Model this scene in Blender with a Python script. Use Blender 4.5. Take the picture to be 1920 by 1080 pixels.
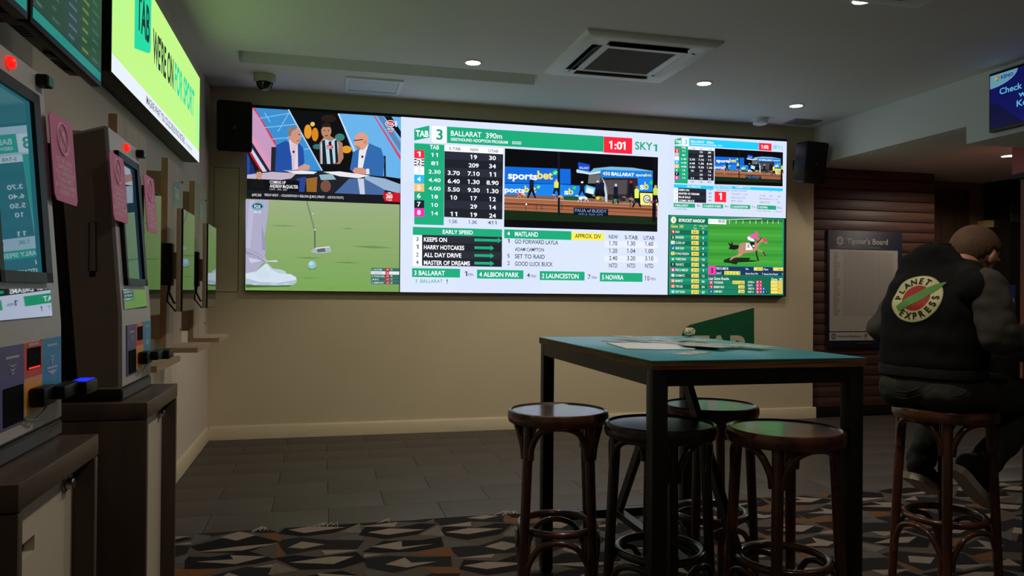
import bpy, bmesh, math, random
from mathutils import Vector as V, Matrix, Quaternion
from mathutils.bvhtree import BVHTree
import numpy as np
random.seed(7)
sc = bpy.context.scene
COL = sc.collection
for o in list(bpy.data.objects):
    bpy.data.objects.remove(o)

# ------------------------------------------------------------------ camera
FPX, YAW, PITCH, ROLL = 1418.86, 0.2458434, 0.0062809, 0.0082239
EYE = V((0, 0, 1.25))
cy_, sy_, cp_, sp_ = math.cos(YAW), math.sin(YAW), math.cos(PITCH), math.sin(PITCH)
FW = V((sy_ * cp_, cy_ * cp_, sp_))
R0 = V((cy_, -sy_, 0)); U0 = R0.cross(FW)
RT = math.cos(ROLL) * R0 + math.sin(ROLL) * U0
UP = math.cos(ROLL) * U0 - math.sin(ROLL) * R0
cam = bpy.data.cameras.new('camera'); cam.sensor_width = 36
cam.lens = FPX / 1920 * 36; cam.clip_start = .02; cam.clip_end = 60
co = bpy.data.objects.new('camera', cam); COL.objects.link(co)
M = Matrix.Identity(4)
for i in range(3):
    M[i][0] = RT[i]; M[i][1] = UP[i]; M[i][2] = -FW[i]; M[i][3] = EYE[i]
co.matrix_world = M
sc.camera = co

# ------------------------------------------------------------------ world, exposure, room lights
sc.view_settings.view_transform = 'Standard'; sc.view_settings.look = 'None'
sc.view_settings.exposure = 0.0; sc.view_settings.gamma = 1.0
sc.view_settings.use_curve_mapping = False
w = bpy.data.worlds.new('world'); sc.world = w; w.use_nodes = True
w.node_tree.nodes['Background'].inputs[0].default_value = (1.0, .86, .70, 1)
w.node_tree.nodes['Background'].inputs[1].default_value = 0.02
WARM = (1.0, .88, .74)
def spot(x, y, z, watt, size=110, blend=.7, col=WARM):
    l = bpy.data.lights.new('downlight_beam', 'SPOT'); l.energy = watt; l.color = col
    l.spot_size = math.radians(size); l.spot_blend = blend; l.shadow_soft_size = .05
    o = bpy.data.objects.new('downlight_beam', l); o.location = (x, y, z); COL.objects.link(o)
ZC = 2.95
for x, y, e in ((1.066, 5.488, 60), (2.967, 5.527, 58), (4.11, 5.957, 18), (2.998, 3.723, 10)):
    spot(x, y, ZC - .03, e, 112, .45)
for x, y, e in ((1.1, 3.75, 26), (1.15, 2.2, 44), (1.0, .3, 14), (3.0, 1.6, 10)):
    spot(x, y, ZC - .03, e, 150, .5)
spot(6.236, 5.754, 2.53, 36, 165, .3)

# ------------------------------------------------------------------ materials
def lin(c):
    r = []
    for v in c[:3]:
        v /= 255
        r.append(v / 12.92 if v <= .04045 else ((v + .055) / 1.055) ** 2.4)
    return r
MATS = {}
def mat(name, c, rough=.6, metal=0, var=.08, scale=30, bump=0, bscale=None, spec=.5, emit=None, es=1, coat=0, stretch=(1, 1, 1), c2=None, trans=0, vcol=False):
    if name in MATS: return MATS[name]
    m = bpy.data.materials.new(name); m.use_nodes = True
    nt = m.node_tree; b = nt.nodes['Principled BSDF']; L = nt.links.new
    a = lin(c)
    b.inputs['Roughness'].default_value = rough; b.inputs['Metallic'].default_value = metal
    b.inputs['Specular IOR Level'].default_value = spec
    if coat: b.inputs['Coat Weight'].default_value = coat; b.inputs['Coat Roughness'].default_value = .12
    if trans: b.inputs['Transmission Weight'].default_value = trans
    tc = nt.nodes.new('ShaderNodeTexCoord'); mp = nt.nodes.new('ShaderNodeMapping')
    mp.inputs['Scale'].default_value = stretch; L(tc.outputs['Object'], mp.inputs[0])
    n = nt.nodes.new('ShaderNodeTexNoise'); n.inputs['Scale'].default_value = scale; n.inputs['Detail'].default_value = 5
    L(mp.outputs[0], n.inputs['Vector'])
    mx = nt.nodes.new('ShaderNodeMix'); mx.data_type = 'RGBA'
    L(n.outputs['Fac'], mx.inputs['Factor'])
    if vcol:
        at = nt.nodes.new('ShaderNodeAttribute'); at.attribute_name = 'Col'
        mul = nt.nodes.new('ShaderNodeMix'); mul.data_type = 'RGBA'; mul.blend_type = 'MULTIPLY'; mul.inputs['Factor'].default_value = 1
        mx.inputs['A'].default_value = (1 - 2 * var,) * 3 + (1,); mx.inputs['B'].default_value = (1 + 2 * var,) * 3 + (1,)
        L(at.outputs['Color'], mul.inputs['A']); L(mx.outputs['Result'], mul.inputs['B']); L(mul.outputs['Result'], b.inputs['Base Color'])
    else:
        if c2: A, B = a, lin(c2)
        else: A, B = [v * (1 - 2 * var) for v in a], [min(1, v * (1 + 2 * var)) for v in a]
        if c2:
            rp = nt.nodes.new('ShaderNodeValToRGB'); rp.color_ramp.elements[0].position = .38; rp.color_ramp.elements[1].position = .62
            L(n.outputs['Fac'], rp.inputs[0]); L(rp.outputs['Color'], mx.inputs['Factor'])
        mx.inputs['A'].default_value = (*A, 1); mx.inputs['B'].default_value = (*B, 1)
        L(mx.outputs['Result'], b.inputs['Base Color'])
    if bump:
        bp = nt.nodes.new('ShaderNodeBump'); bp.inputs['Strength'].default_value = bump; bp.inputs['Distance'].default_value = .004
        n2 = nt.nodes.new('ShaderNodeTexNoise'); n2.inputs['Scale'].default_value = bscale or scale * 4; n2.inputs['Detail'].default_value = 3
        L(mp.outputs[0], n2.inputs['Vector']); L(n2.outputs['Fac'], bp.inputs['Height']); L(bp.outputs['Normal'], b.inputs['Normal'])
    if emit:
        b.inputs['Emission Color'].default_value = (*lin(emit), 1); b.inputs['Emission Strength'].default_value = es
    MATS[name] = m
    return m
def screen_mat(name, strength, rough, spec=.5, base=(3, 3, 4)):
    m = bpy.data.materials.new(name); m.use_nodes = True
    nt = m.node_tree; b = nt.nodes['Principled BSDF']
    at = nt.nodes.new('ShaderNodeAttribute'); at.attribute_name = 'Col'
    b.inputs['Base Color'].default_value = (*lin(base), 1); b.inputs['Roughness'].default_value = rough
    b.inputs['Specular IOR Level'].default_value = spec
    nt.links.new(at.outputs['Color'], b.inputs['Emission Color']); b.inputs['Emission Strength'].default_value = strength
    MATS[name] = m
    return m
PAINT = mat('cream_paint', (216, 201, 168), .65, var=.02, scale=3, bump=.05, bscale=120)
PAINTL = mat('white_paint', (220, 204, 190), .6, var=.02, scale=3, bump=.05, bscale=120)
CEIL = mat('ceiling_paint', (234, 233, 232), .8, var=.015, scale=2, bump=.03, bscale=80)
BULK = mat('bulkhead_paint', (234, 238, 240), .7, var=.015, scale=2)
SKIRT = mat('skirting_paint', (216, 200, 168), .45, var=.06, scale=4, stretch=(1, 1, 6))
GROUT = mat('grout', (46, 42, 39), .9)
TILE = mat('grey_tile', (64, 56, 51), .5, var=.05, scale=14, bump=.08, bscale=90)
DWALL = mat('dark_wall', (104, 88, 62), .7, var=.03, scale=4)
BLACK = mat('black_plastic', (10, 10, 11), .45, spec=.35, var=.1, scale=60, bump=.05)
BLACKM = mat('black_steel', (20, 19, 19), .4, metal=.0, var=.12, scale=40, bump=.06, bscale=200)
GRILLE = mat('speaker_cloth', (9, 9, 10), .85, var=.2, scale=300, bump=.3, bscale=500)
WOODD = mat('dark_laminate', (84, 67, 55), .42, var=.0, scale=9, stretch=(1, 1, .12), c2=(66, 52, 43), bump=.05, bscale=60)
WOODH = mat('worktop_laminate', (94, 77, 64), .38, var=.0, scale=9, stretch=(1, .12, 1), c2=(74, 60, 50), bump=.05, bscale=60)
WOODL = mat('pale_board', (176, 158, 140), .55, var=0, scale=12, stretch=(1, 1, .1), c2=(160, 142, 125))
WOODE = mat('pale_board_edge', (178, 148, 108), .55, var=.06, scale=30, stretch=(1, 1, .2))
PLANK = mat('red_timber', (88, 57, 46), .5, var=0, scale=7, stretch=(.15, 1, 3), c2=(62, 40, 34), bump=.1, bscale=40)
DOORW = mat('door_timber', (66, 46, 34), .5, var=0, scale=7, stretch=(3, 1, .2), c2=(52, 36, 27))
CABW = mat('cabinet_white', (216, 206, 186), .4, var=.02)
STEEL = mat('steel', (170, 168, 165), .3, metal=1, var=.05)
KGREY = mat('kiosk_grey', (186, 184, 186), .42, metal=.1, var=.04, scale=50)
KSIDE = mat('kiosk_side', (128, 116, 102), .5, metal=.15, var=.04, scale=50)
GLASS = mat('screen_glass', (6, 8, 9), .04, spec=.9, var=.01)
MIRROR = mat('polished_panel', (176, 180, 184), .015, metal=.95, var=.01, scale=5, bump=.012, bscale=5)
PINK = mat('pink_acrylic', (214, 110, 146), .45, var=.02)
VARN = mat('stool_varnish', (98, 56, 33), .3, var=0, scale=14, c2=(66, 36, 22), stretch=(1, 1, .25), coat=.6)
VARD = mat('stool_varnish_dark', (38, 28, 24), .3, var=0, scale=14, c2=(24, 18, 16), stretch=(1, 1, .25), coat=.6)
TEAL = mat('teal_laminate', (60, 158, 172), .3, var=.03, scale=6)
PLY = mat('plywood_edge', (150, 108, 68), .6, var=0, scale=220, stretch=(.02, .02, 1), c2=(96, 64, 40))
PAPER = mat('paper', (236, 238, 242), .4, var=.03, scale=40)
TISSUE = mat('tissue', (226, 212, 176), .8, var=.05, scale=60)
ACW = mat('white_plastic', (244, 246, 248), .45, var=.02)
ACG = mat('grille_grey', (104, 101, 95), .7, var=.1, scale=200)
NAVY = mat('navy_print', (22, 26, 48), .5, var=.03)
SIGNP = mat('print', (200, 200, 200), .5, vcol=True, var=.01)
CARPET = mat('carpet_pile', (120, 110, 100), .95, vcol=True, var=.22, scale=260, bump=.5, bscale=700, spec=.1)
LEDM = screen_mat('led_picture', 1.3, .6, .2)
SIGNLED = screen_mat('led_sign', 1.6, .6, .2)
TVM = screen_mat('lcd_picture', 1.0, .1, .5)
DLE = mat('lamp_glow', (255, 255, 255), emit=(255, 240, 214), es=4)
REDL = mat('red_lamp', (200, 10, 6), .3, emit=(255, 30, 20), es=1.2)
BLUEL = mat('blue_lamp', (10, 20, 200), .3, emit=(30, 50, 255), es=1.0)

# ------------------------------------------------------------------ mesh building
class MB:
    def __init__(s): s.v = []; s.f = []; s.m = []; s.c = []; s.mats = []; s.sm = []
    def mi(s, m):
        if m not in s.mats: s.mats.append(m)
        return s.mats.index(m)
    def face(s, pts, m, col=None, smooth=False):
        i = len(s.v); s.v += [tuple(p) for p in pts]; s.f.append(tuple(range(i, i + len(pts)))); s.m.append(s.mi(m)); s.c.append(col); s.sm.append(smooth)
    def grid(s, rows, m, col=None, close_u=True, close_v=False, smooth=True):
        i = len(s.v); n = len(rows[0]); k = s.mi(m)
        for r in rows: s.v += [tuple(p) for p in r]
        R = len(rows)
        for a in range(R if close_v else R - 1):
            for b in range(n if close_u else n - 1):
                a2 = (a + 1) % R; b2 = (b + 1) % n
                s.f.append((i + a * n + b, i + a * n + b2, i + a2 * n + b2, i + a2 * n + b)); s.m.append(k); s.c.append(col); s.sm.append(smooth)
    def box(s, lo, hi, m, col=None, T=None, bev=0):
        lo = V(lo); hi = V(hi); c = (lo + hi) / 2; h = (hi - lo) / 2
        tr = (lambda p: T @ V(p)) if T else (lambda p: V(p))
        if bev <= 0:
            q = [tr(c + V((x * h.x, y * h.y, z * h.z))) for x in (-1, 1) for y in (-1, 1) for z in (-1, 1)]
            i = len(s.v); s.v += [tuple(p) for p in q]
            for f in ((0, 1, 3, 2), (4, 6, 7, 5), (0, 4, 5, 1), (2, 3, 7, 6), (0, 2, 6, 4), (1, 5, 7, 3)):
                s.f.append(tuple(i + k for k in f)); s.m.append(s.mi(m)); s.c.append(col); s.sm.append(False)
        else:
            bm = bmesh.new(); bmesh.ops.create_cube(bm, size=1)
            for v in bm.verts: v.co = V((v.co.x * h.x * 2, v.co.y * h.y * 2, v.co.z * h.z * 2))
            bmesh.ops.bevel(bm, geom=bm.edges[:], offset=bev, segments=2, affect='EDGES', profile=.5)
            i = len(s.v); bm.verts.index_update()
            s.v += [tuple(tr(c + v.co)) for v in bm.verts]
            for f in bm.faces:
                s.f.append(tuple(i + v.index for v in f.verts)); s.m.append(s.mi(m)); s.c.append(col); s.sm.append(True)
            bm.free()
    def prism(s, pts, d, m, col=None):   # planar polygon extruded along d
        d = V(d); n = len(pts); i = len(s.v)
        s.v += [tuple(p) for p in pts] + [tuple(V(p) + d) for p in pts]; k = s.mi(m)
        F = [tuple(i + j for j in range(n))[::-1], tuple(i + n + j for j in range(n))] + [(i + j, i + (j + 1) % n, i + n + (j + 1) % n, i + n + j) for j in range(n)]
        for f in F: s.f.append(f); s.m.append(k); s.c.append(col); s.sm.append(False)
    def tube(s, pts, r, m, n=10, closed=False, caps=True, sx=1.0):
        pts = [V(p) for p in pts]; N = len(pts); rr = r if isinstance(r, (list, tuple)) else [r] * N
        rows = []; prev = None
        for j, p in enumerate(pts):
            if closed: t = pts[(j + 1) % N] - pts[j - 1]
            else: t = pts[min(j + 1, N - 1)] - pts[max(j - 1, 0)]
            t.normalize()
            if prev is None:
                a = V((0, 0, 1)) if abs(t.z) < .9 else V((1, 0, 0)); u = t.cross(a).normalized()
            else:
                u = prev - t * prev.dot(t); u.normalize()
            prev = u; wv = t.cross(u)
            rows.append([p + (u * math.cos(2 * math.pi * k / n) * sx + wv * math.sin(2 * math.pi * k / n)) * rr[j] for k in range(n)])
        s.grid(rows, m, close_v=closed)
        if caps and not closed:
            s.face(rows[0][::-1], m); s.face(rows[-1], m)
    def lathe(s, prof, c, m, n=40, T=None):
        c = V(c); rows = []
        for r, z in prof:
            rows.append([c + V((r * math.cos(2 * math.pi * k / n), r * math.sin(2 * math.pi * k / n), z)) for k in range(n)])
        if T: rows = [[T @ p for p in r] for r in rows]
        s.grid(rows, m)
        if prof[0][0] > 0: s.face(rows[0][::-1], m)
        if prof[-1][0] > 0: s.face(rows[-1], m)
    def build(s, name, parent=None, org=None, **props):
        me = bpy.data.meshes.new(name)
        o0 = V(org) if org is not None else (V(parent['_o']) if parent is not None and '_o' in parent else V((0, 0, 0)))
        me.from_pydata([tuple(V(p) - o0) for p in s.v], [], s.f)
        for m in s.mats: me.materials.append(m)
        me.polygons.foreach_set('material_index', s.m); me.polygons.foreach_set('use_smooth', s.sm)
        if any(c is not None for c in s.c):
            a = me.color_attributes.new('Col', 'FLOAT_COLOR', 'CORNER'); d = []
            for p, c in zip(me.polygons, s.c):
                d += ([*lin(c), 1] if c is not None else [0, 0, 0, 1]) * p.loop_total
            a.data.foreach_set('color', d)
        bm = bmesh.new(); bm.from_mesh(me)
        if not any(c is not None for c in s.c):
            bmesh.ops.remove_doubles(bm, verts=bm.verts, dist=1e-5); bmesh.ops.recalc_face_normals(bm, faces=bm.faces)
        bm.to_mesh(me); bm.free()
        try: me.set_sharp_from_angle(angle=math.radians(38))
        except Exception: pass
        o = bpy.data.objects.new(name, me); COL.objects.link(o)
        if parent is not None: o.parent = parent
        else: o.location = o0
        o['_o'] = tuple(o0)
        for k, v in props.items(): o[k] = v
        return o
def tag(o, label=None, cat=None, group=None, kind=None):
    if label: o['label'] = label
    if cat: o['category'] = cat
    if group: o['group'] = group
    if kind: o['kind'] = kind
    return o
def thing(name, loc, label, cat, group=None):
    o = bpy.data.objects.new(name, None); COL.objects.link(o); o.empty_display_size = .05
    o.location = loc; o['_o'] = tuple(loc)
    return tag(o, label, cat, group)
def dup(o, loc, rz=0, label=None, parent=None):
    c = o.copy(); COL.objects.link(c)
    if parent is None: c.location = loc; c.rotation_euler = (0, 0, rz)
    else: c.parent = parent
    if label: c['label'] = label
    for ch in list(o.children): dup(ch, None, parent=c)
    return c
# photo point -> point on a plane of the room (axis, value)
def on(ax, val, px, py):
    d = FPX * FW + (px - 960) * RT - (py - 540) * UP
    return EYE + d * ((val - EYE[ax]) / d[ax])
# lettering
_TC = {}; _GC = {}
def _raw(s, bold):
    c = bpy.data.curves.new('t', 'FONT'); c.body = s; c.offset = bold; c.resolution_u = 4
    ob = bpy.data.objects.new('t', c); me = ob.to_mesh()
    vs = [(v.co.x, v.co.y) for v in me.vertices]; fs = [tuple(p.vertices) for p in me.polygons]
    ob.to_mesh_clear(); bpy.data.objects.remove(ob); bpy.data.curves.remove(c)
    return vs, fs
def _wid(s): v = _raw(s, 0)[0]; return max(p[0] for p in v) - min(p[0] for p in v)
def _char(ch, bold):
    k = (ch, bold)
    if k not in _GC:
        adv = _wid('H' + ch + 'H') - _wid('HH')
        if ch == '1':
            b2 = bold; st = .085
            vs = [(.19 - b2, -b2), (.19 + st + b2, -b2), (.19 + st + b2, .711 + b2), (.19 - b2, .711 + b2), (.19 - b2, .60 - b2), (.06 - b2, .52 - b2), (.06 - b2, .60 + b2), (.19 - b2, .70 + b2)]
            fs = [(0, 1, 2, 3), (4, 7, 6, 5)]; adv = max(adv, .40)
        else: vs, fs = _raw(ch, bold)
        _GC[k] = (vs, fs, adv)
    return _GC[k]
def glyphs(s, bold):
    k = (s, bold)
    if k in _TC: return _TC[k]
    if '1' not in s: vs, fs = _raw(s, bold)
    else:
        vs, fs, x = [], [], 0
        for ch in s:
            if ch == ' ': x += .3; continue
            v, f, adv = _char(ch, bold); i = len(vs); vs += [(p[0] + x, p[1]) for p in v]; fs += [tuple(i + j for j in q) for q in f]; x += adv
    if not vs: vs = [(0, 0)]
    x0 = min(v[0] for v in vs); x1 = max(v[0] for v in vs)
    _TC[k] = ([((x - x0) / max(1e-6, x1 - x0), y / .711) for x, y in vs], fs, (x1 - x0) / .711)
    return _TC[k]
def text(mb, s, org, right, up, h, m, col, w=None, bold=.012):
    vs, fs, asp = glyphs(s, bold)
    org = V(org); right = V(right); up = V(up); ww = w if w else asp * h
    i = len(mb.v); mb.v += [tuple(org + right * (x * ww) + up * (y * h)) for x, y in vs]; k = mb.mi(m)
    for f in fs: mb.f.append(tuple(i + j for j in f)); mb.m.append(k); mb.c.append(col); mb.sm.append(False)
    return ww
class Draw:      # flat picture on a plane of the room; coordinates of a photo crop
    def __init__(s, mb, m, ax, val, mp, right, nrm, step=.0004):
        s.mb, s.m, s.ax, s.val, s.mp, s.right, s.n, s.step = mb, m, ax, val, mp, V(right), V(nrm), step
    def P(s, X, Y): return on(s.ax, s.val, *s.mp(X, Y))
    def off(s, lv): return s.n * (s.step * lv)
    def poly(s, pts, col, lv):
        s.mb.face([s.P(*p) + s.off(lv) for p in pts], s.m, col)
    def rect(s, x0, yt, x1, yb, col, lv, tw=None):
        a = s.P(x0, yt); b = s.P(x0, yb); e = s.P(x1, yt if tw is None else tw); k = 0 if s.ax == 1 else 1
        c = a.copy(); c[k] = e[k]; d = b.copy(); d[k] = e[k]
        s.mb.face([p + s.off(lv) for p in (b, d, c, a)], s.m, col)
    def ell(s, cx, cy, rx, ry, col, lv, n=24, a0=0):
        s.poly([(cx + rx * math.cos(2 * math.pi * k / n) * math.cos(a0) - ry * math.sin(2 * math.pi * k / n) * math.sin(a0),
                 cy + rx * math.cos(2 * math.pi * k / n) * math.sin(a0) + ry * math.sin(2 * math.pi * k / n) * math.cos(a0)) for k in range(n)], col, lv)
    def line(s, pts, wd, col, lv):
        for (x0, y0), (x1, y1) in zip(pts, pts[1:]):
            d = math.hypot(x1 - x0, y1 - y0) or 1; nx, ny = -(y1 - y0) / d * wd / 2, (x1 - x0) / d * wd / 2
            s.poly([(x0 + nx, y0 + ny), (x1 + nx, y1 + ny), (x1 - nx, y1 - ny), (x0 - nx, y0 - ny)], col, lv)
    def text(s, t, x0, yb, yt, x1, col, lv, bold=.012):
        a = s.P(x0, yb); b = s.P(x0, yt); e = s.P(x1, yb); k = 0 if s.ax == 1 else 1
        text(s.mb, t, a + s.off(lv), s.right, (0, 0, 1), b.z - a.z, s.m, col, w=abs(e[k] - a[k]), bold=bold)

# ------------------------------------------------------------------ the room
XL, YB, XR, YW, XE, YN = -.919, 6.735, 4.856, 6.82, 9.2, -2.6
ZL, ZB, YS = 2.575, 2.437, 4.85         # lower ceilings beyond the bulkhead
def struct(name, mb, parent=None):
    return tag(mb.build(name, parent), kind='structure')
b = MB(); b.box((XL - .12, YN, -.12), (XE, 7.4, -.012), GROUT)
floor = struct('floor', b)
YC = 4.165                               # edge between carpet and tiles
row = .3212; tl = .632; k = 0
tiles = {}
for r in range(8):
    y0 = YC + r * row
    off = .047 if r % 2 == 0 else -.265
    x = off - 3 * tl
    while x < XE - .1:
        a, c = max(x, XL), x + tl
        ye = min(y0 + row, YB if c < XR + .05 else YW)
        if c > XL + .02:
            key = (round(c - a, 3), round(ye - y0, 3))
            if key not in tiles:
                t = MB(); g = .0014; hx, hy = (c - a) / 2 - g, (ye - y0) / 2 - g; q = .002
                t.prism([(-hx, -hy, -.012), (hx, -hy, -.012), (hx, hy, -.012), (-hx, hy, -.012)], (0, 0, .0112), TILE)
                t.grid([[(-hx, -hy, -.0008), (hx, -hy, -.0008), (hx, hy, -.0008), (-hx, hy, -.0008)], [(-hx + q, -hy + q, 0), (hx - q, -hy + q, 0), (hx - q, hy - q, 0), (-hx + q, hy - q, 0)]], TILE, smooth=False)
                t.face([(-hx + q, -hy + q, 0), (hx - q, -hy + q, 0), (hx - q, hy - q, 0), (-hx + q, hy - q, 0)], TILE)
                o = t.build('floor_tile', floor); tiles[key] = o
            else:
                o = tiles[key].copy(); COL.objects.link(o)
            o.location = ((a + c) / 2, (y0 + ye) / 2, random.uniform(-.0003, .0002))
        x += tl
# carpet: woven shards, one flat print on a thin pile
b = MB()
b.box((XL + .001, YN, -.0115), (XE - .005, YC - .004, .001), CARPET, (84, 76, 70))
CR, TA, GY, OR_, BK, BK2 = (140, 125, 113), (112, 101, 93), (88, 86, 85), (112, 73, 45), (26, 25, 26), (38, 36, 37)
VAR = [
 [(GY, [(0, .5), (0, 1), (.16, .8)]), (BK2, [(.0, .52), (.14, .93), (.42, .84), (.78, 1.02), (1.0, .74), (.78, .56), (.52, .68), (.2, .52)]),
  (OR_, [(0, .52), (.2, .52), (.06, .3), (0, .26)]), (BK, [(.02, .24), (.3, .46), (.68, .44), (1.0, .3), (.82, .08), (.34, -.02)]),
  (CR, [(.3, .5), (.5, .64), (.7, .5), (.5, .37)]), (CR, [(.62, .94), (.99, .84), (.7, .80)]), (CR, [(.0, .2), (.42, .16), (.9, .1), (.4, .04)]), (GY, [(1, .72), (1, .32), (.8, .46), (.8, .55)])],
 [(BK, [(.02, .7), (.3, .98), (.7, .9), (1.0, .96), (.93, .66), (.6, .58), (.2, .62)]), (CR, [(.1, .82), (.5, .94), (.46, .78), (.86, .8), (.4, .68)]),
  (OR_, [(.52, .56), (1.0, .64), (1.0, .44), (.84, .42)]), (BK2, [(0, .5), (.3, .56), (.64, .42), (1.0, .4), (.96, .12), (.6, .2), (.28, .1), (.04, .28)]),
  (CR, [(.24, .3), (.44, .48), (.52, .32), (.8, .3), (.44, .2)]), (CR, [(0, .62), (.26, .58), (0, .52)]), (GY, [(.0, .24), (.26, .08), (0, 0)]), (OR_, [(.62, .16), (1, .1), (1, -.02), (.72, .0)])],
 [(BK2, [(0, .94), (.24, 1.0), (.62, .82), (1.0, .78), (.9, .5), (.5, .56), (.12, .5)]), (CR, [(.3, .86), (.56, .74), (.34, .62), (.12, .7)]),
  (GY, [(.62, .84), (1, 1.02), (1, .8)]), (OR_, [(0, .9), (.1, .52), (0, .46)]), (BK, [(0, .4), (.22, .46), (.5, .36), (.9, .46), (1, .2), (.7, .02), (.3, .1)]),
  (CR, [(.5, .56), (1.0, .48), (.54, .42)]), (CR, [(.2, .26), (.62, .36), (.9, .3), (.66, .16)]), (TA, [(0, .34), (.28, .08), (.0, .0)])],
]
cw, ch = .405, .50
random.seed(21)
x = XL - .1; ci = 0
while x < 5.6:
    y = -.2 - random.uniform(0, ch); ri = 0
    while y < YC:
        var = VAR[random.randrange(3)]; fl = random.random() < .5
        for li, (colr, pts) in enumerate(var):
            q = [(x + (1 - u if fl else u) * cw * 1.03 + random.uniform(-.012, .012), y + v * ch * 1.03 + random.uniform(-.014, .014)) for u, v in pts]
            q = [(min(max(px, XL + .001), XE - .005), min(py, YC - .004)) for px, py in q]
            area = sum(q[i][0] * q[(i + 1) % len(q)][1] - q[(i + 1) % len(q)][0] * q[i][1] for i in range(len(q)))
            if abs(area) < 1e-4: continue
            if area < 0: q = q[::-1]
            b.face([(px, py, .0012 + .0001 * li + .00005 * (ci % 2)) for px, py in q], CARPET, colr)
        y += ch; ri += 1
    x += cw; ci += 1
carpet = b.build('carpet'); tag(carpet, 'patterned carpet of black, cream and rust angular shards around the tall table', 'carpet')
# loose threads at the frayed carpet edge
b = MB()
for x0, n in ((-.3, 3), (.02, 4), (.3, 2), (1.02, 5)):
    for i in range(n):
        a = random.uniform(-1, 1); p = [(x0 + .02 * i, YC - .03, .004), (x0 + .05 * a + .03, YC + .01, .012), (x0 + .09 * a, YC - .005 + random.uniform(-.05, .02), .003)]
        b.tube(p, .0011, TISSUE, n=5)
b.build('frayed_threads', carpet, kind='stuff')
# walls
b = MB(); b.box((XL - .12, YN, -.012), (XL, YB + .1, ZC), PAINTL); wall_left = struct('wall_left', b)
b = MB(); b.box((XL, YB, -.012), (XR, YB + .084, ZC), PAINT); wall_back = struct('wall_back', b)
def skirt(name, lo, hi, ax):
    b = MB(); x0, y0 = lo; x1, y1 = hi; h = .112
    if ax == 0: pr = [(x0, y1, 0), (x0, y0, 0), (x0, y0, h - .014), (x0, y0 + .008, h), (x0, y1, h)]; d = (x1 - x0, 0, 0)
    else: pr = [(x0, y0, 0), (x1, y0, 0), (x1, y0, h - .014), (x1 - .008, y0, h), (x0, y0, h)]; d = (0, y1 - y0, 0)
    b.prism(pr, d, SKIRT); return struct(name, b)
skirt('baseboard_back', (XL + .018, YB - .018), (XR + .03, YB), 0)
skirt('baseboard_left', (XL, .2), (XL + .018, YB - .018), 1)
# main ceiling with the long recess
RX0, RX1, RY0, RY1, RD = -.613, 1.665, 5.66, 5.95, .16
b = MB(); T_ = .2
for lo, hi in (((XL - .12, YN), (XR, RY0)), ((XL - .12, RY1), (XR, YB + .084)), ((XL - .12, RY0), (RX0, RY1)), ((RX1, RY0), (XR, RY1))):
    b.box((*lo, ZC), (*hi, ZC + T_), CEIL)
b.box((RX0, RY0, ZC + RD), (RX1, RY1, ZC + T_), CEIL)
struct('ceiling', b)
# bulkhead and lower ceilings on the right
b = MB(); b.box((XR, YN, ZB), (XR + .14, YS, ZC + T_), BULK); b.box((XR, YS, ZL), (XR + .14, 7.4, ZC + T_), BULK); struct('wall_bulkhead', b)
b = MB(); b.box((XR + .14, YN, ZB), (XE, YS, ZC), CEIL); b.box((XR + .14, YS, ZL), (XE, 7.4, ZC), CEIL); struct('ceiling_lower', b)
# far wall behind the bar area, timber wall beside the big screen
b = MB(); b.box((XR, 7.25, -.012), (XE, 7.37, ZL), DWALL); b.box((XE, YN, -.012), (XE + .1, 7.37, ZL), DWALL); struct('wall_far', b)
XT = 6.415
b = MB(); b.box((XR, YW + .022, -.012), (XT - .005, YW + .15, ZL), BLACKM); wall_timber = struct('wall_right', b)
ph = .1085; z = .09; n = 0; first = None
while z < ZL - .02:
    h = min(ph, ZL - z) - .007
    if first is None or abs(h - hh) > .002:
        m = MB(); m.box((0, -.022, 0), (XT - XR, 0, h), PLANK, bev=.0025); o = m.build('timber_plank', wall_timber); first = o; hh = h
    else:
        o = first.copy(); COL.objects.link(o)
    o.location = (XR, YW + .022, z); z += ph; n += 1
b = MB(); b.box((XR + .03, YW - .012, 0), (XT, YW + .022, .085), BLACKM); b.build('plinth', wall_timber)
# gap strips showing light between some planks
# door
b = MB(); b.box((6.77, 7.205, 0), (7.2, 7.25, 2.43), DOORW)
door = struct('door_1', b)
for lo, hi in (((6.72, 7.195, 0), (6.77, 7.25, 2.47)), ((7.2, 7.195, 0), (7.25, 7.25, 2.47)), ((6.72, 7.195, 2.43), (7.25, 7.25, 2.48))):
    m = MB(); m.box(lo, hi, mat('door_frame', (58, 40, 30), .5, stretch=(3, 3, .2))); m.build('door_frame', door)
m = MB(); m.box((6.83, 7.195, 1.15), (6.9, 7.205, 1.32), STEEL); m.tube([(6.865, 7.195, 1.24), (6.865, 7.15, 1.24), (6.95, 7.15, 1.24)], .009, STEEL); m.build('handle', door)
# pale ledge on the far wall and dark pillar with the washroom plate
b = MB(); b.box((7.42, 7.1, 2.05), (7.75, 7.25, 2.13), mat('ledge_cream', (214, 186, 120), .6)); b.box((7.3, 7.17, .1), (7.42, 7.25, 1.0), MATS['ledge_cream']); tag(b.build('trim_1'), kind='structure')
b = MB(); b.box((7.50, 6.9, -.012), (8.3, 7.24, ZL), mat('pillar_black', (24, 20, 18), .5)); struct('wall_pillar', b)

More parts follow.
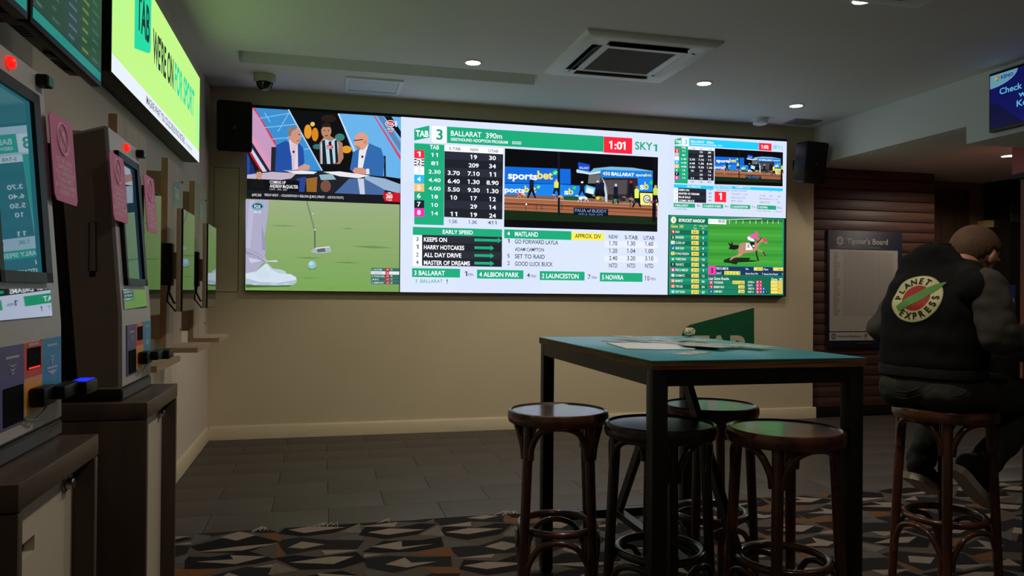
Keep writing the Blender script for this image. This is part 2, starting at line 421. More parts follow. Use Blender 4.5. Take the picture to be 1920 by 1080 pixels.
# ------------------------------------------------------------------ the big LED screen on the back wall
YF = YB - .05
led = thing('led_video_wall', (2, YB, 1.25), 'huge wide wall screen showing a studio, golf and race boards', 'screen')
b = MB()
cs = [on(1, YF, *q) for q in ((469.5, 196), (457.5, 546), (1473.8, 556), (1476.3, 261))]
b.prism([p + V((0, .002, 0)) for p in cs], (0, .046, 0), BLACK); b.build('screen_cabinet', led)
ident = lambda X, Y: (X, Y)
RGT, NRM = (1, 0, 0), (0, -1, 0)
def drawer(mp, mb): return Draw(mb, LEDM, 1, YF, mp, RGT, NRM)
# -- studio broadcast (top left)
b = MB(); D = drawer(lambda X, Y: (440 + X / 2.841, 180 + Y / 2.841), b)
SK = (120, 178, 226)
D.poly([(94, 62), (57, 1036), (57, 550), (880, 578), (886, 112)][0:1] + [(66, 548), (880, 577), (886, 113)], (12, 12, 16), 0)
D.poly([(94, 62), (288, 74), (465, 398), (190, 400), (66, 180)], (58, 140, 204), 1)
for pts, c in (([(94, 64), (110, 80), (232, 290), (215, 400), (66, 150)], (196, 150, 190)), ([(70, 160), (205, 380), (190, 402), (66, 205)], (216, 150, 180)), ([(66, 205), (190, 402), (170, 402), (66, 236)], (30, 34, 66)),
               ([(66, 236), (172, 402), (150, 404), (66, 262)], (206, 206, 222)), ([(66, 262), (150, 404), (140, 404), (66, 285)], (190, 30, 44)), ([(66, 285), (140, 404), (66, 420)], (24, 20, 30)), ([(66, 300), (118, 420), (66, 420)], (50, 90, 200)), ([(94, 62), (108, 64), (222, 250), (218, 268)], (200, 60, 90))):
    D.poly(pts, c, 2)
for (x0, y0, x1, y1) in ((130, 120, 300, 90), (150, 170, 330, 150), (200, 230, 360, 215), (250, 300, 400, 280), (160, 90, 190, 140), (290, 90, 230, 190), (310, 170, 280, 230)):
    D.line([(x0, y0), (x1, y1)], 5, (126, 186, 228), 3)
D.line([(286, 72), (466, 398)], 7, (176, 208, 236), 4)
for cx, cy, rx, ry, c in ((390, 190, 20, 38, (226, 150, 40)), (428, 205, 18, 36, (214, 132, 30)), (415, 150, 12, 12, (230, 190, 110)), (596, 285, 26, 20, (226, 150, 30)), (560, 220, 26, 20, (60, 120, 120)), (440, 270, 24, 14, (50, 110, 120)), (500, 120, 40, 20, (40, 26, 20))):
    D.ell(cx, cy, rx, ry, c, 3)
D.poly([(552, 93), (886, 113), (884, 440), (740, 420), (640, 330)], (104, 176, 232), 3)
D.poly([(745, 104), (884, 320), (884, 345), (742, 110)], (206, 70, 100), 4); D.poly([(760, 106), (884, 300), (884, 250), (790, 108)], (90, 130, 180), 4)
D.poly([(795, 108), (886, 225), (886, 190), (835, 110)], (18, 18, 26), 5); D.line([(552, 94), (655, 330)], 7, (206, 226, 240), 4)
# poster of a player in a striped singlet
D.poly([(455, 362), (452, 250), (476, 218), (508, 212), (540, 232), (574, 250), (580, 330), (560, 362)], (176, 124, 96), 4)
D.poly([(462, 362), (458, 260), (474, 228), (512, 240), (540, 226), (552, 262), (548, 350), (520, 362)], (178, 212, 224), 5)
for p in ([(468, 362), (466, 240), (480, 232), (492, 362)], [(510, 362), (500, 245), (514, 240), (526, 362)], [(538, 362), (532, 240), (544, 230), (552, 350)]): D.poly(p, (22, 28, 44), 6)
D.ell(488, 186, 27, 38, (186, 134, 104), 6); D.poly([(460, 182), (464, 150), (490, 138), (512, 150), (516, 182), (508, 166), (470, 166)], (36, 28, 26), 7)
D.ell(478, 184, 4, 3, (60, 40, 34), 7); D.ell(500, 184, 4, 3, (60, 40, 34), 7); D.ell(489, 212, 9, 4, (120, 66, 60), 7)
D.rect(490, 262, 524, 282, (196, 40, 52), 7); D.text('KFC', 494, 280, 266, 520, (240, 230, 230), 8)
# desk
D.poly([(66, 420), (200, 404), (450, 400), (640, 410), (800, 440), (882, 470), (880, 578), (66, 548)], (30, 32, 40), 5)
D.poly([(66, 420), (200, 404), (330, 412), (300, 440), (190, 455), (66, 440)], (190, 176, 196), 6)
D.poly([(700, 425), (800, 440), (882, 470), (881, 520), (800, 500), (690, 440)], (150, 176, 206), 6)
D.poly([(520, 530), (610, 440), (690, 440), (800, 500), (790, 530)], (70, 104, 156), 6); D.poly([(340, 512), (330, 440), (380, 430), (370, 512)], (40, 66, 150), 6)
D.ell(485, 480, 28, 32, (120, 78, 62), 7); D.poly([(450, 420), (520, 415), (540, 445), (460, 448)], (140, 176, 190), 7); D.poly([(380, 440), (440, 432), (436, 512), (384, 510)], (150, 100, 40), 6)
D.poly([(655, 440), (688, 440), (694, 528), (668, 528)], (196, 206, 222), 7)
D.poly([(256, 396), (330, 395), (440, 404), (420, 416), (330, 416)], (232, 228, 232), 8); D.poly([(470, 404), (560, 402), (720, 424), (660, 438), (560, 428)], (230, 228, 234), 8)
# seated presenters
D.poly([(192, 404), (196, 272), (222, 272), (226, 404)], (36, 36, 44), 7)
D.poly([(215, 400), (222, 262), (272, 238), (300, 252), (344, 252), (366, 280), (372, 352), (352, 398), (250, 404)], (34, 78, 160), 8)
D.poly([(288, 228), (312, 244), (336, 256), (338, 392), (318, 394), (296, 290)], (226, 206, 218), 9); D.poly([(300, 252), (330, 262), (318, 394), (306, 394)], (214, 190, 206), 10)
D.poly([(336, 380), (372, 362), (402, 372), (396, 394), (340, 396)], (206, 152, 132), 11); D.ell(314, 298, 6, 7, (40, 40, 60), 11)
D.poly([(288, 222), (284, 176), (304, 164), (332, 168), (352, 190), (354, 232), (336, 262), (306, 248)], (202, 146, 124), 10); D.poly([(284, 216), (284, 178), (302, 163), (336, 168), (318, 182), (306, 186), (298, 214)], (130, 120, 118), 11)
D.ell(344, 206, 5, 3, (60, 44, 40), 12); D.line([(330, 240), (350, 236)], 4, (140, 84, 76), 12)
D.poly([(796, 440), (794, 318), (804, 320), (806, 440)], (24, 28, 36), 7)
D.poly([(614, 392), (630, 300), (664, 280), (716, 252), (780, 280), (798, 340), (790, 430), (720, 422), (630, 404)], (50, 104, 172), 8)
D.poly([(662, 290), (700, 262), (714, 254), (700, 300), (682, 384), (656, 382)], (226, 226, 236), 9); D.ell(680, 324, 6, 7, (40, 40, 60), 10)
D.poly([(628, 400), (640, 382), (680, 384), (700, 392), (698, 418), (640, 414)], (206, 148, 128), 10); D.poly([(700, 388), (716, 388), (718, 416), (700, 418)], (224, 226, 236), 11)
D.poly([(636, 262), (640, 214), (664, 194), (696, 198), (712, 222), (708, 262), (684, 288), (660, 284)], (214, 156, 134), 10)
D.line([(634, 238), (684, 232)], 5, (36, 30, 34), 11); D.poly([(640, 262), (662, 268), (672, 286), (650, 282)], (170, 124, 106), 11); D.ell(696, 246, 7, 11, (196, 132, 112), 11)
# graphics
D.poly([(66, 440), (200, 446), (346, 452), (342, 514), (880, 530), (880, 577), (66, 548)], (14, 15, 20), 12); D.rect(70, 500, 800, 545, (22, 24, 30), 13)
D.text('COMING UP', 187, 466, 450, 272, (236, 236, 240), 14, .02); D.text('ANDREW McQUALTER', 187, 488, 470, 338, (236, 236, 240), 14, .02); D.text('LIVE - AFL 360', 187, 501, 492, 278, (180, 180, 186), 14)
D.poly([(84, 488), (92, 458), (118, 440), (148, 446), (158, 488)], (20, 20, 22), 14); D.ell(130, 420, 17, 25, (196, 146, 124), 15); D.poly([(113, 416), (116, 398), (132, 390), (148, 400), (147, 414), (138, 404), (120, 406)], (60, 42, 34), 16)
D.text('#AFL360', 92, 533, 519, 142, (214, 214, 220), 14); D.text('FRIDAY NIGHT  -  COLLINGWOOD V GEELONG @ MCG (7PM EST  -  LIVE FOX FOOTY)', 160, 533, 520, 580, (214, 214, 220), 14)
D.poly([(792, 514), (880, 516), (880, 566), (800, 562), (790, 540)], (200, 24, 40), 14); D.text('360', 806, 545, 523, 840, (244, 240, 240), 15, .03); D.text('Tonight', 808, 557, 549, 838, (244, 240, 240), 15); D.rect(816, 514, 832, 520, (244, 240, 240), 15)
D.ell(830, 147, 28, 18, (236, 232, 236), 6); D.ell(830, 147, 24, 14, (176, 30, 50), 7); D.text('FOX', 812, 154, 140, 848, (244, 240, 240), 8, .03); D.rect(856, 134, 864, 164, (226, 232, 240), 7)
D.text('504 HD', 812, 180, 169, 848, (230, 236, 244), 7); D.rect(812, 182, 846, 194, (200, 30, 44), 7); D.text('LIVE', 816, 192, 184, 842, (244, 236, 236), 8)
D.rect(812, 182, 846, 194, (200, 30, 44), 7)
b.c = [tuple(v * .91 for v in c) for c in b.c]; b.build('broadcast_picture', led)
# -- golf (bottom left)
b = MB(); D = drawer(lambda X, Y: (450 + X / 5.684, 370 + Y / 5.684), b)
N_ = 14
for i in range(N_):       # the green gets brighter towards the viewer
    t0, t1 = i / N_, (i + 1) / N_
    yl0, yl1 = 14 + (990 - 14) * t0, 14 + (990 - 14) * t1; yr0, yr1 = 72 + (1008 - 72) * t0, 72 + (1008 - 72) * t1
    c = [int(a + (e - a) * t0) for a, e in zip((152, 170, 124), (118, 162, 84))]
    D.poly([(67 - 12 * t0, yl0), (1701 - 6 * t0, yr0), (1701 - 6 * t1, yr1), (67 - 12 * t1, yl1)], c, 0)
for x0, y0, x1, y1 in ((620, 856, 840, 862), (1080, 330, 1220, 336), (940, 966, 1000, 968), (300, 300, 620, 306), (1180, 520, 1640, 540), (560, 640, 900, 650), (980, 690, 1300, 700)):
    D.poly([(x0, y0), ((x0 + x1) / 2, y0 - 3), (x1, y1), ((x0 + x1) / 2, y1 + 4)], (104, 140, 80), 1)
LG, LG2, LG3 = (170, 168, 196), (150, 148, 178), (200, 200, 222)
D.poly([(60, 24), (306, 28), (296, 190), (262, 420), (276, 570), (262, 620), (296, 690), (230, 700), (60, 720)], LG, 2)
D.poly([(230, 280), (262, 420), (276, 570), (236, 560)], LG2, 3); D.poly([(60, 545), (180, 590), (230, 620), (290, 688), (180, 690), (60, 610)], LG2, 3); D.poly([(60, 600), (160, 620), (250, 690), (170, 790), (60, 812)], LG, 3)
D.poly([(90, 640), (240, 676), (110, 700)], LG3, 4); D.line([(70, 560), (200, 620), (290, 688)], 7, LG3, 4); D.poly([(290, 676), (395, 668), (398, 690), (290, 686)], LG3, 4); D.poly([(100, 30), (160, 30), (110, 540), (66, 540)], (182, 180, 206), 3)
D.poly([(60, 930), (200, 925), (560, 930), (520, 952), (60, 962)], (70, 104, 50), 2)
D.poly([(290, 700), (350, 760), (440, 770), (486, 790), (500, 820), (380, 830), (290, 800)], (184, 198, 214), 3)
D.poly([(60, 812), (170, 790), (280, 700), (330, 770), (420, 812), (540, 818), (596, 850), (606, 890), (560, 930), (400, 940), (200, 935), (60, 925)], (206, 220, 234), 4)
D.poly([(60, 860), (200, 900), (400, 912), (604, 880), (600, 910), (560, 934), (400, 940), (200, 936), (60, 925)], (170, 190, 206), 5)
for i in range(5): D.line([(150 + i * 24, 800 - i * 14), (240 + i * 20, 880 - i * 10)], 4, (178, 194, 212), 5)
for x in (160, 360, 500): D.ell(x, 926, 34, 9, (196, 206, 216), 6)
D.line([(712, 42), (796, 360)], 13, (92, 98, 88), 3); D.line([(797, 345), (798, 550)], 15, (92, 98, 90), 3); D.line([(712, 42), (790, 345)], 4, (150, 156, 146), 4)
D.poly([(752, 572), (800, 540), (956, 522), (978, 572), (960, 582), (880, 598), (780, 592)], (168, 174, 184), 4); D.poly([(820, 552), (904, 540), (912, 580), (826, 586)], (96, 98, 112), 5); D.poly([(800, 538), (956, 522), (958, 532), (806, 550)], (216, 220, 228), 5)
D.ell(770, 762, 44, 7, (92, 128, 66), 3); D.ell(768, 718, 41, 43, (142, 190, 214), 4); D.ell(758, 704, 22, 22, (176, 214, 230), 5); D.ell(776, 176, 10, 5, (220, 226, 170), 3); D.ell(798, 346, 8, 7, (240, 240, 230), 5)
D.ell(187, 96, 64, 40, (70, 170, 190), 5); D.ell(187, 96, 52, 30, (14, 60, 90), 6); D.text('FOX', 152, 112, 80, 222, (236, 240, 244), 7, .03); D.text('SPORTS', 158, 126, 116, 218, (200, 226, 236), 7); D.text('503 HD', 148, 166, 144, 226, (240, 240, 246), 7)
for i, (t, a, c) in enumerate((('1 GLOVER', '-20 16', 0), ('2 HENLEY', '-20  F', 1), ('3 FOISCHEL', '-16  9', 0), ('   AN', '-15  12', 0), ('5 SIMPSON', '-15  63', 0))):
    y = 752 + i * 35
    D.rect(1396, y, 1696, y + 33, (226, 230, 236) if c else (52, 104, 100), 3); D.rect(1550, y, 1590, y + 33, (196, 28, 44), 4)
    D.text(t, 1404, y + 26, y + 9, 1404 + 14 * len(t), (150, 156, 160) if c else (224, 232, 230), 5); D.text(a[:3], 1558, y + 26, y + 9, 1582, (240, 226, 226), 5); D.text(a[4:].strip() or 'F', 1604, y + 26, y + 9, 1624, (224, 232, 230), 5)
b.c = [tuple(v * .91 for v in c) for c in b.c]; b.build('golf_picture', led)
# -- race boards
GRN, RED, WHT, DK = (26, 156, 112), (226, 34, 54), (226, 230, 243), (28, 30, 38)
def race_scene(mp0, mb, base, lt):
    D = drawer(lambda X, Y: mp0(*ra(X, Y)), mb)
    def ra(X, Y):      # race crop -> board crop coordinates
        px, py = 940 + X / 6.353, 270 + Y / 6.353
        return (px - 750) * 3, (py - 200) * 3
    B = base
    D.poly([(44, 54), (1866, 158), (1854, 1046), (32, 988)], (8, 8, 12), B)
    D.poly([(40, 268), (824, 300), (826, 478), (38, 462)], (16, 96, 200), B + 1); D.poly([(38, 470), (690, 480), (1000, 500), (996, 628), (36, 606)], (24, 120, 214), B + 1)
    D.poly([(36, 606), (1858, 740), (1856, 870), (34, 790)], (150, 92, 66), B + 1); D.poly([(36, 600), (760, 625), (1000, 640), (1858, 720), (1858, 750), (36, 630)], (120, 84, 66), B + 2)
    D.poly([(740, 622), (960, 630), (960, 672), (740, 664)], (30, 76, 34), B + 3); D.poly([(34, 786), (1856, 872), (1855, 960), (33, 900)], (20, 38, 20), B + 2)
    D.line([(36, 640), (1858, 730)], 7, (186, 160, 146), B + 4); D.line([(34, 706), (1856, 784)], 26, (100, 56, 32), B + 4); D.line([(34, 752), (1856, 830)], 6, (70, 50, 40), B + 4); D.line([(34, 690), (1856, 766)], 5, (196, 130, 96), B + 5)
    for x in (290, 415, 480, 720, 1535): D.line([(x, 700), (x, 790)], 9, (70, 56, 50), B + 5)
    D.ell(296, 718, 10, 12, (226, 226, 230), B + 6)
    D.poly([(900, 300), (1060, 330), (1100, 290), (1300, 270), (1560, 282), (1806, 322), (1806, 340), (1180, 330), (1060, 362), (900, 344)], (110, 170, 196), B + 3); D.poly([(892, 306), (1050, 345), (1180, 322), (1180, 350), (1056, 366), (896, 338)], (186, 206, 222), B + 4)
    D.poly([(914, 216), (1052, 246), (1050, 330), (912, 296)], (20, 66, 184), B + 5); D.text('BALLARAT', 930, 296, 268, 1044, (190, 210, 240), B + 6)
    D.poly([(1182, 306), (1806, 326), (1806, 410), (1182, 400)], (24, 116, 206), B + 5); D.poly([(1040, 370), (1180, 360), (1180, 470), (1030, 470)], (96, 96, 100), B + 3); D.poly([(1200, 402), (1620, 410), (1612, 690), (1230, 660)], (40, 36, 40), B + 4); D.poly([(1230, 430), (1500, 430), (1490, 600), (1260, 600)], (74, 68, 72), B + 5)
    D.text('450', 1206, 370, 330, 1294, (236, 220, 170), B + 7, .02); D.text('BALLARAT', 1310, 374, 334, 1580, (236, 242, 246), B + 7, .03); D.text('sports', 1602, 382, 350, 1716, (226, 236, 246), B + 7, .02); D.text('bet', 1716, 384, 350, 1786, (226, 206, 60), B + 7, .02)
    D.poly([(1620, 408), (1806, 412), (1806, 570), (1630, 566)], (24, 120, 214), B + 5); D.text('s', 1648, 540, 462, 1700, (236, 240, 246), B + 7, .02); D.text('b', 1702, 540, 452, 1752, (226, 206, 60), B + 7, .02); D.ell(1786, 462, 22, 24, (40, 190, 90), B + 7)
    D.poly([(1650, 582), (1858, 590), (1858, 736), (1656, 724)], (226, 222, 110), B + 5); D.ell(1732, 656, 46, 50, (40, 80, 170), B + 6); D.ell(1732, 656, 34, 38, (226, 222, 150), B + 7); D.text('C', 1712, 676, 636, 1752, (40, 80, 170), B + 8)
    D.text('sports', 78, 412, 328, 428, (230, 236, 246), B + 4, .03); D.text('bet', 428, 412, 318, 612, (220, 206, 90), B + 4, .03); D.ell(640, 342, 30, 30, (40, 190, 90), B + 4); D.line([(624, 342), (636, 354), (658, 328)], 7, (240, 248, 244), B + 5)
    D.text('ports', 40, 572, 510, 276, (230, 236, 246), B + 4, .03); D.text('bet', 276, 572, 496, 412, (220, 206, 90), B + 4, .03); D.ell(440, 512, 24, 24, (40, 190, 90), B + 4); D.line([(428, 512), (438, 522), (454, 502)], 6, (240, 248, 244), B + 5)
    D.text('s', 748, 600, 536, 798, (236, 240, 246), B + 4, .02); D.text('b', 800, 600, 526, 856, (226, 206, 60), B + 4, .02); D.ell(868, 524, 22, 22, (40, 190, 90), B + 4)
    D.line([(682, 96), (684, 840)], 26, (18, 20, 30), B + 9); D.line([(1826, 158), (1816, 930)], 44, (12, 12, 18), B + 9)
    D.poly([(1006, 486), (1120, 520), (1104, 606), (996, 580)], (90, 180, 210), B + 6); D.poly([(1020, 516), (1100, 540), (1090, 600), (1004, 576)], (206, 216, 222), B + 7)
    D.poly([(1190, 400), (1220, 430), (1262, 520), (1262, 690), (1236, 690), (1216, 480)], (176, 190, 200), B + 5)
    def person(x, y, h, top, hat=None, legs=(16, 18, 30), st=16):
        D.poly([(x - 24, y - h * .42), (x - 26, y - h * .8), (x - 10, y - h * .87), (x + 12, y - h * .87), (x + 28, y - h * .78), (x + 26, y - h * .42)], top, B + 10)
        D.poly([(x - 24, y - h * .44), (x + 26, y - h * .44), (x + 24 + st, y), (x + 8 + st, y), (x + 2, y - h * .3), (x - 8 - st, y), (x - 26 - st, y)], legs, B + 10)
        D.ell(x + 2, y - h * .93, 15, h * .07, hat or (200, 150, 124), B + 11)
    person(358, 646, 255, (18, 26, 50), (206, 190, 180), (14, 16, 26), 30); person(652, 600, 180, (206, 216, 80)); person(958, 610, 165, (16, 22, 44), (226, 226, 230)); person(1142, 620, 185, (20, 28, 56), (190, 190, 196)); person(1196, 620, 195, (20, 24, 46), (70, 50, 46))
    person(1360, 714, 240, (18, 24, 44), (190, 190, 186)); person(1540, 640, 200, (18, 20, 34), (206, 40, 40)); person(1610, 756, 260, (206, 218, 90), (150, 100, 84), (16, 20, 34), 30); person(1832, 700, 210, (190, 206, 70))
    def dog(x, y, L, coat, rug):   # x, y: under the chest; L: length
        D.poly([(x, y - .5 * L), (x + .3 * L, y - .56 * L), (x + .72 * L, y - .58 * L), (x + .95 * L, y - .4 * L), (x + .8 * L, y - .22 * L), (x + .5 * L, y - .36 * L), (x + .2 * L, y - .2 * L), (x + .02 * L, y - .3 * L)], coat, B + 12)
        D.poly([(x + .04 * L, y - .42 * L), (x - .1 * L, y - .72 * L), (x - .38 * L, y - .7 * L), (x - .36 * L, y - .6 * L), (x - .14 * L, y - .58 * L)], coat, B + 12)
        for a, c in ((.06, -.12), (.16, .3), (.74, .62), (.88, 1.04)): D.line([(x + a * L, y - .3 * L), (x + (a + c) / 2 * L, y - .14 * L), (x + c * L, y)], .06 * L, coat, B + 12)
        D.poly([(x, y - .5 * L), (x + .2 * L, y - .58 * L), (x + .4 * L, y - .57 * L), (x + .36 * L, y - .26 * L), (x + .08 * L, y - .24 * L)], rug, B + 13)
    dog(200, 640, 96, (206, 170, 120), (206, 40, 44)); dog(640, 670, 100, (186, 150, 116), (90, 70, 110)); dog(920, 690, 112, (206, 206, 214), (226, 226, 234)); dog(1122, 690, 112, (150, 116, 86), (214, 190, 70)); dog(1330, 712, 100, (60, 60, 66), (50, 140, 80)); dog(1480, 700, 104, (150, 120, 92), (70, 70, 84)); dog(1770, 730, 96, (50, 40, 46), (200, 40, 140))
    D.poly([(860, 758), (1270, 776), (1268, 862), (858, 842)], (14, 18, 28), B + 14); D.text('PAUA of BUDDY', 874, 808, 770, 1252, (96, 130, 176), B + 15, .02); D.text('0412 433 379', 918, 844, 824, 1206, (90, 110, 150), B + 15, .02)
def race_board(mp, mb, second):
    D = drawer(mp, mb)
    BAR = (32, 186, 232) if second else GRN
    if not second: D.poly([(5, 57), (1515, 158), (1505, 1058), (0, 1043)], (198, 208, 230), 0)
    for x0, y0, x1, y1 in ((0, 420, 300, 640), (500, 130, 900, 300), (300, 900, 800, 1040)): D.rect(x0 + 12, y0, x1, y1, (196, 206, 228), 1)
    D.poly([(80, 126), (165, 106), (165, 174), (80, 190)], GRN, 3); D.text('TAB', 88, 166, 132, 160, (236, 244, 240), 4, .03)
    D.rect(180, 108, 262, 200, (236, 240, 247), 3); D.text('3', 204, 184, 126, 240, BAR if second else (20, 140, 100), 4, .02)
    D.rect(264, 112, 1146, 204, BAR, 3); D.text('BALLARAT', 286, 163, 134, 458, WHT, 4); D.text('390m', 482, 176, 146, 574, WHT, 4)
    D.text('GREYHOUND ADOPTION PROGRAM', 285, 191, 174, 606, WHT, 4, .018); D.text('GOOD', 630, 210, 194, 682, WHT, 4, .018)
    D.rect(1146, 168, 1306, 258, RED, 4); D.text('1:02' if second else '1:01', 1176, 236, 194, 1268, (246, 236, 240), 5, .03)
    D.text('SKY', 1322, 240, 196, 1420, BAR, 4, .02); D.text('2' if second else '1', 1424, 250, 212, 1446, BAR, 4, .02)
    D.rect(80, 205, 250, 662, GRN, 2); D.text('TAB', 168, 238, 215, 220, WHT, 4, .02)
    cols = [(RED, WHT), ((226, 228, 236), DK), ((226, 228, 238), (206, 206, 216)), ((40, 170, 224), WHT), ((232, 176, 110), WHT), (GRN, WHT), (DK, WHT), ((226, 36, 160), WHT)]
    tabs = ['11', '81', '2.30', '4.40', '4.00', '18', '10', '14']
    A = ['', '', '3.70', '6.40', '5.50', '10', '', '11']; Bc = ['19', '209', '7.10', '1.30', '9.30', '17', '29', '19']; Cc = ['30', '34', '11', '8.90', '1.30', '12', '14', '24']
    for i in range(8):
        y = 243 + i * 47
        D.rect(80, y, 136, y + 45, cols[i][0], 3)
        if i == 1:
            for k in range(3): D.rect(80, y + 4 + k * 15, 136, y + 11 + k * 15, DK, 4)
            D.rect(94, y + 6, 120, y + 40, (236, 236, 240), 5)
        D.text(str(i + 1), 96, y + 36, y + 10, 116, cols[i][1], 6, .02)
        t = tabs[i]; wd = 9.5 * len(t) - 4 * t.count('.'); D.text(t, 194 - wd, y + 38, y + 17, 194 + wd, WHT, 4, .015)
    D.rect(250, 216, 580, 264, (232, 235, 245), 2); D.poly([(250, 250), (580, 268), (575, 634), (248, 620)], DK, 3)
    for i in range(0, 8, 2): D.rect(250, 250 + i * 46, 576, 250 + i * 46 + 45, (38, 41, 52), 4)
    for t, x0, x1, y in (('S-TAB', 276, 340, 243), ('NSW', 396, 442, 250), ('UTAB', 498, 552, 256)): D.text(t, x0, y, y - 17, x1, (60, 64, 80), 5)
    for lst, cx, y0 in ((A, 302, 290), (Bc, 414, 294), (Cc, 520, 299)):
        for i, t in enumerate(lst):
            if t: wd = 9.5 * len(t) - 4 * t.count('.'); D.text(t, cx - wd, y0 + i * 46.4, y0 - 23 + i * 46.4, cx + wd, (232, 234, 240), 6, .02)
    for t, cx, y in (('1.5K', 300, 655), ('1.3K', 410, 659), ('411', 518, 662)): D.text(t, cx - 25, y, y - 20, cx + 25, (70, 74, 90), 5)
    D.poly([(590, 235), (1450, 286), (1447, 704), (585, 677)], (8, 8, 12), 2)
    race_scene(mp, mb, 3, 0)
    # lower left table
    D.rect(72, 676, 574, 722, BAR, 3); D.text('DRY PREDICTOR' if second else 'EARLY SPEED', 240, 714, 692, 410, WHT, 4, .02)
    nm = ['KEEPS ON', 'MASTER OF DREAMS', 'BLUE BALE', 'COSMIC BRUCE'] if second else ['KEEPS ON', 'HARRY HOTCAKES', 'ALL DAY DRIVE', 'MASTER OF DREAMS']
    xb = 480 if second else 574
    D.rect(124, 721, xb, 894, DK, 3); D.rect(72, 721, 124, 894, (234, 237, 246), 3)
    for i, t in enumerate(nm):
        y = 755 + i * 43.5
        if i % 2 == 0: D.rect(124, y - 34, xb, y + 9, (36, 39, 50), 4)
        D.text(('3478' if second else '3124')[i], 90, y + 1, y - 22, 104, (60, 64, 84), 5); D.text(t, 134, y + 3, y - 21, 134 + 16.2 * len(t), (236, 238, 242), 5, .022)
        if second: D.text(['100', '88', '83', '80'][i], 512, y, y - 20, 546, (110, 114, 130), 5)
        else:
            xe = 572 if i == 0 else 530; xs = 418
            D.rect(xs, y - 13, xe - 20, y + 2, GRN, 5); D.poly([(xe - 22, y - 19), (xe, y - 2), (xe - 22, y + 12)], GRN, 5)
    if second:
        D.rect(588, 690, 1448, 726, BAR, 3); D.text('HARRY HOTCAKES', 592, 716, 696, 806, WHT, 4, .015); D.text('CAREER 12: 2-4', 850, 724, 704, 1036, WHT, 4, .015)
        for t, x0, x1, y in (('BANGOR BALE - SILVER CUPCAKE', 610, 990, 756), ('TRK/DIST  3: 0-0', 796, 1000, 806), ('MARCUS LLOYD', 796, 976, 850), ('BEST: 22.47', 796, 940, 892), ('W', 1284, 1304, 778), ('P', 1392, 1406, 778), ('S-TAB     5.50      1.00', 1156, 1420, 826), ('FROM BOX(1): 3: 1-0', 1156, 1380, 866), ('PREDICTOR', 1156, 1284, 908), ('84', 1380, 1410, 912)):
            D.text(t, x0, y, y - 20, x1, (110, 114, 134), 4, .0)
        D.rect(586, 766, 732, 894, RED, 4); D.text('1', 640, 866, 786, 676, (246, 236, 240), 5, .03)
    else:
        D.rect(586, 690, 964, 740, GRN, 3); D.text('4', 602, 724, 702, 618, WHT, 4, .01); D.text('MAITLAND', 646, 728, 702, 776, WHT, 4, .015); D.rect(964, 708, 1146, 748, (232, 218, 70), 3); D.text('APPROX. DIV', 984, 738, 714, 1130, (50, 48, 30), 4)
        for i, (n, t, v) in enumerate((('1', 'GO FORWARD LAYLA', '1.70 1.30 1.60'), ('', 'ADAM CAMPTON', '1.20 1.04 1.00'), ('5', 'SET TO RAID', '2.40 3.20 3.10'), ('2', 'GOOD LUCK BUCK', 'NTD NTD NTD'))):
            y = 770 + i * 41.5; sm = 4 if i == 1 else 0
            if i % 2 == 0: D.rect(1150, y - 22 + 6, 1448, y + 20, (212, 216, 232), 2)
            if n: D.text(n, 604, y - 4, y - 26, 616, (50, 54, 74), 4)
            D.text(t, 646, y, y - 24 + sm, 646 + (13.6 if i == 1 else 15.2) * len(t), (50, 54, 74), 4)
            for k, q in enumerate(v.split()): D.text(q, 1176 + k * 101, y + 10 + k * 1, y - 14 + k * 1, 1222 + k * 101, (60, 64, 90), 4)
        for t, x0, x1, y in (('NSW', 1174, 1226, 742), ('S-TAB', 1264, 1336, 745), ('UTAB', 1370, 1430, 748)): D.text(t, x0, y, y - 22, x1, (60, 64, 84), 4)
    for (a, x0, x1, m, mx) in (('3 BALLARAT', 68, 338, '1', 362), ('4 ALBION PARK', 433, 694, '4', 714), ('2 LAUNCESTON', 786, 1038, '7', 1056), ('5 NOWRA', 1124, 1364, '10', 1376)):
        y = 908 + (x0 - 68) * .0235
        D.rect(x0, y, x1, y + 50, GRN, 3); D.text(a, x0 + 12, y + 39, y + 13, x0 + 12 + 17.2 * len(a), WHT, 4, .018)
        wd = 16 if len(m) == 1 else 26; D.text(m, mx, y + 45, y + 18, mx + wd, (50, 54, 70), 4, .005); D.text('MIN', mx + wd + 6, y + 45, y + 28, mx + wd + 34, (70, 74, 90), 4, .0)
    D.text('4  ALBION PARK' if second else '3  BALLARAT', 86, 990, 970, 240, (40, 150, 116), 4, .0)
    if second: D.text('1. Swan Again $74    3. Special 7', 1110, 1010, 994, 1446, (110, 114, 134), 4, .0)
    else: D.text('!', 262, 994, 970, 268, (50, 54, 70), 4)
b = MB(); race_board(lambda X, Y: (750 + X / 3, 200 + Y / 3), b, False); b.build('race_board', led)
b = MB()
D = drawer(lambda X, Y: (1250 + X / 6.748, 250 + Y / 6.748), b)
D.poly([(30, 20), (1520, 104), (1506, 1074), (22, 1030)], (196, 206, 228), 0)
race_board(lambda X, Y: (1250 + (X + 20) / 6.748, 250 + (66 + 1.028 * (Y - 115)) / 6.748), b, True); b.build('race_board', led)
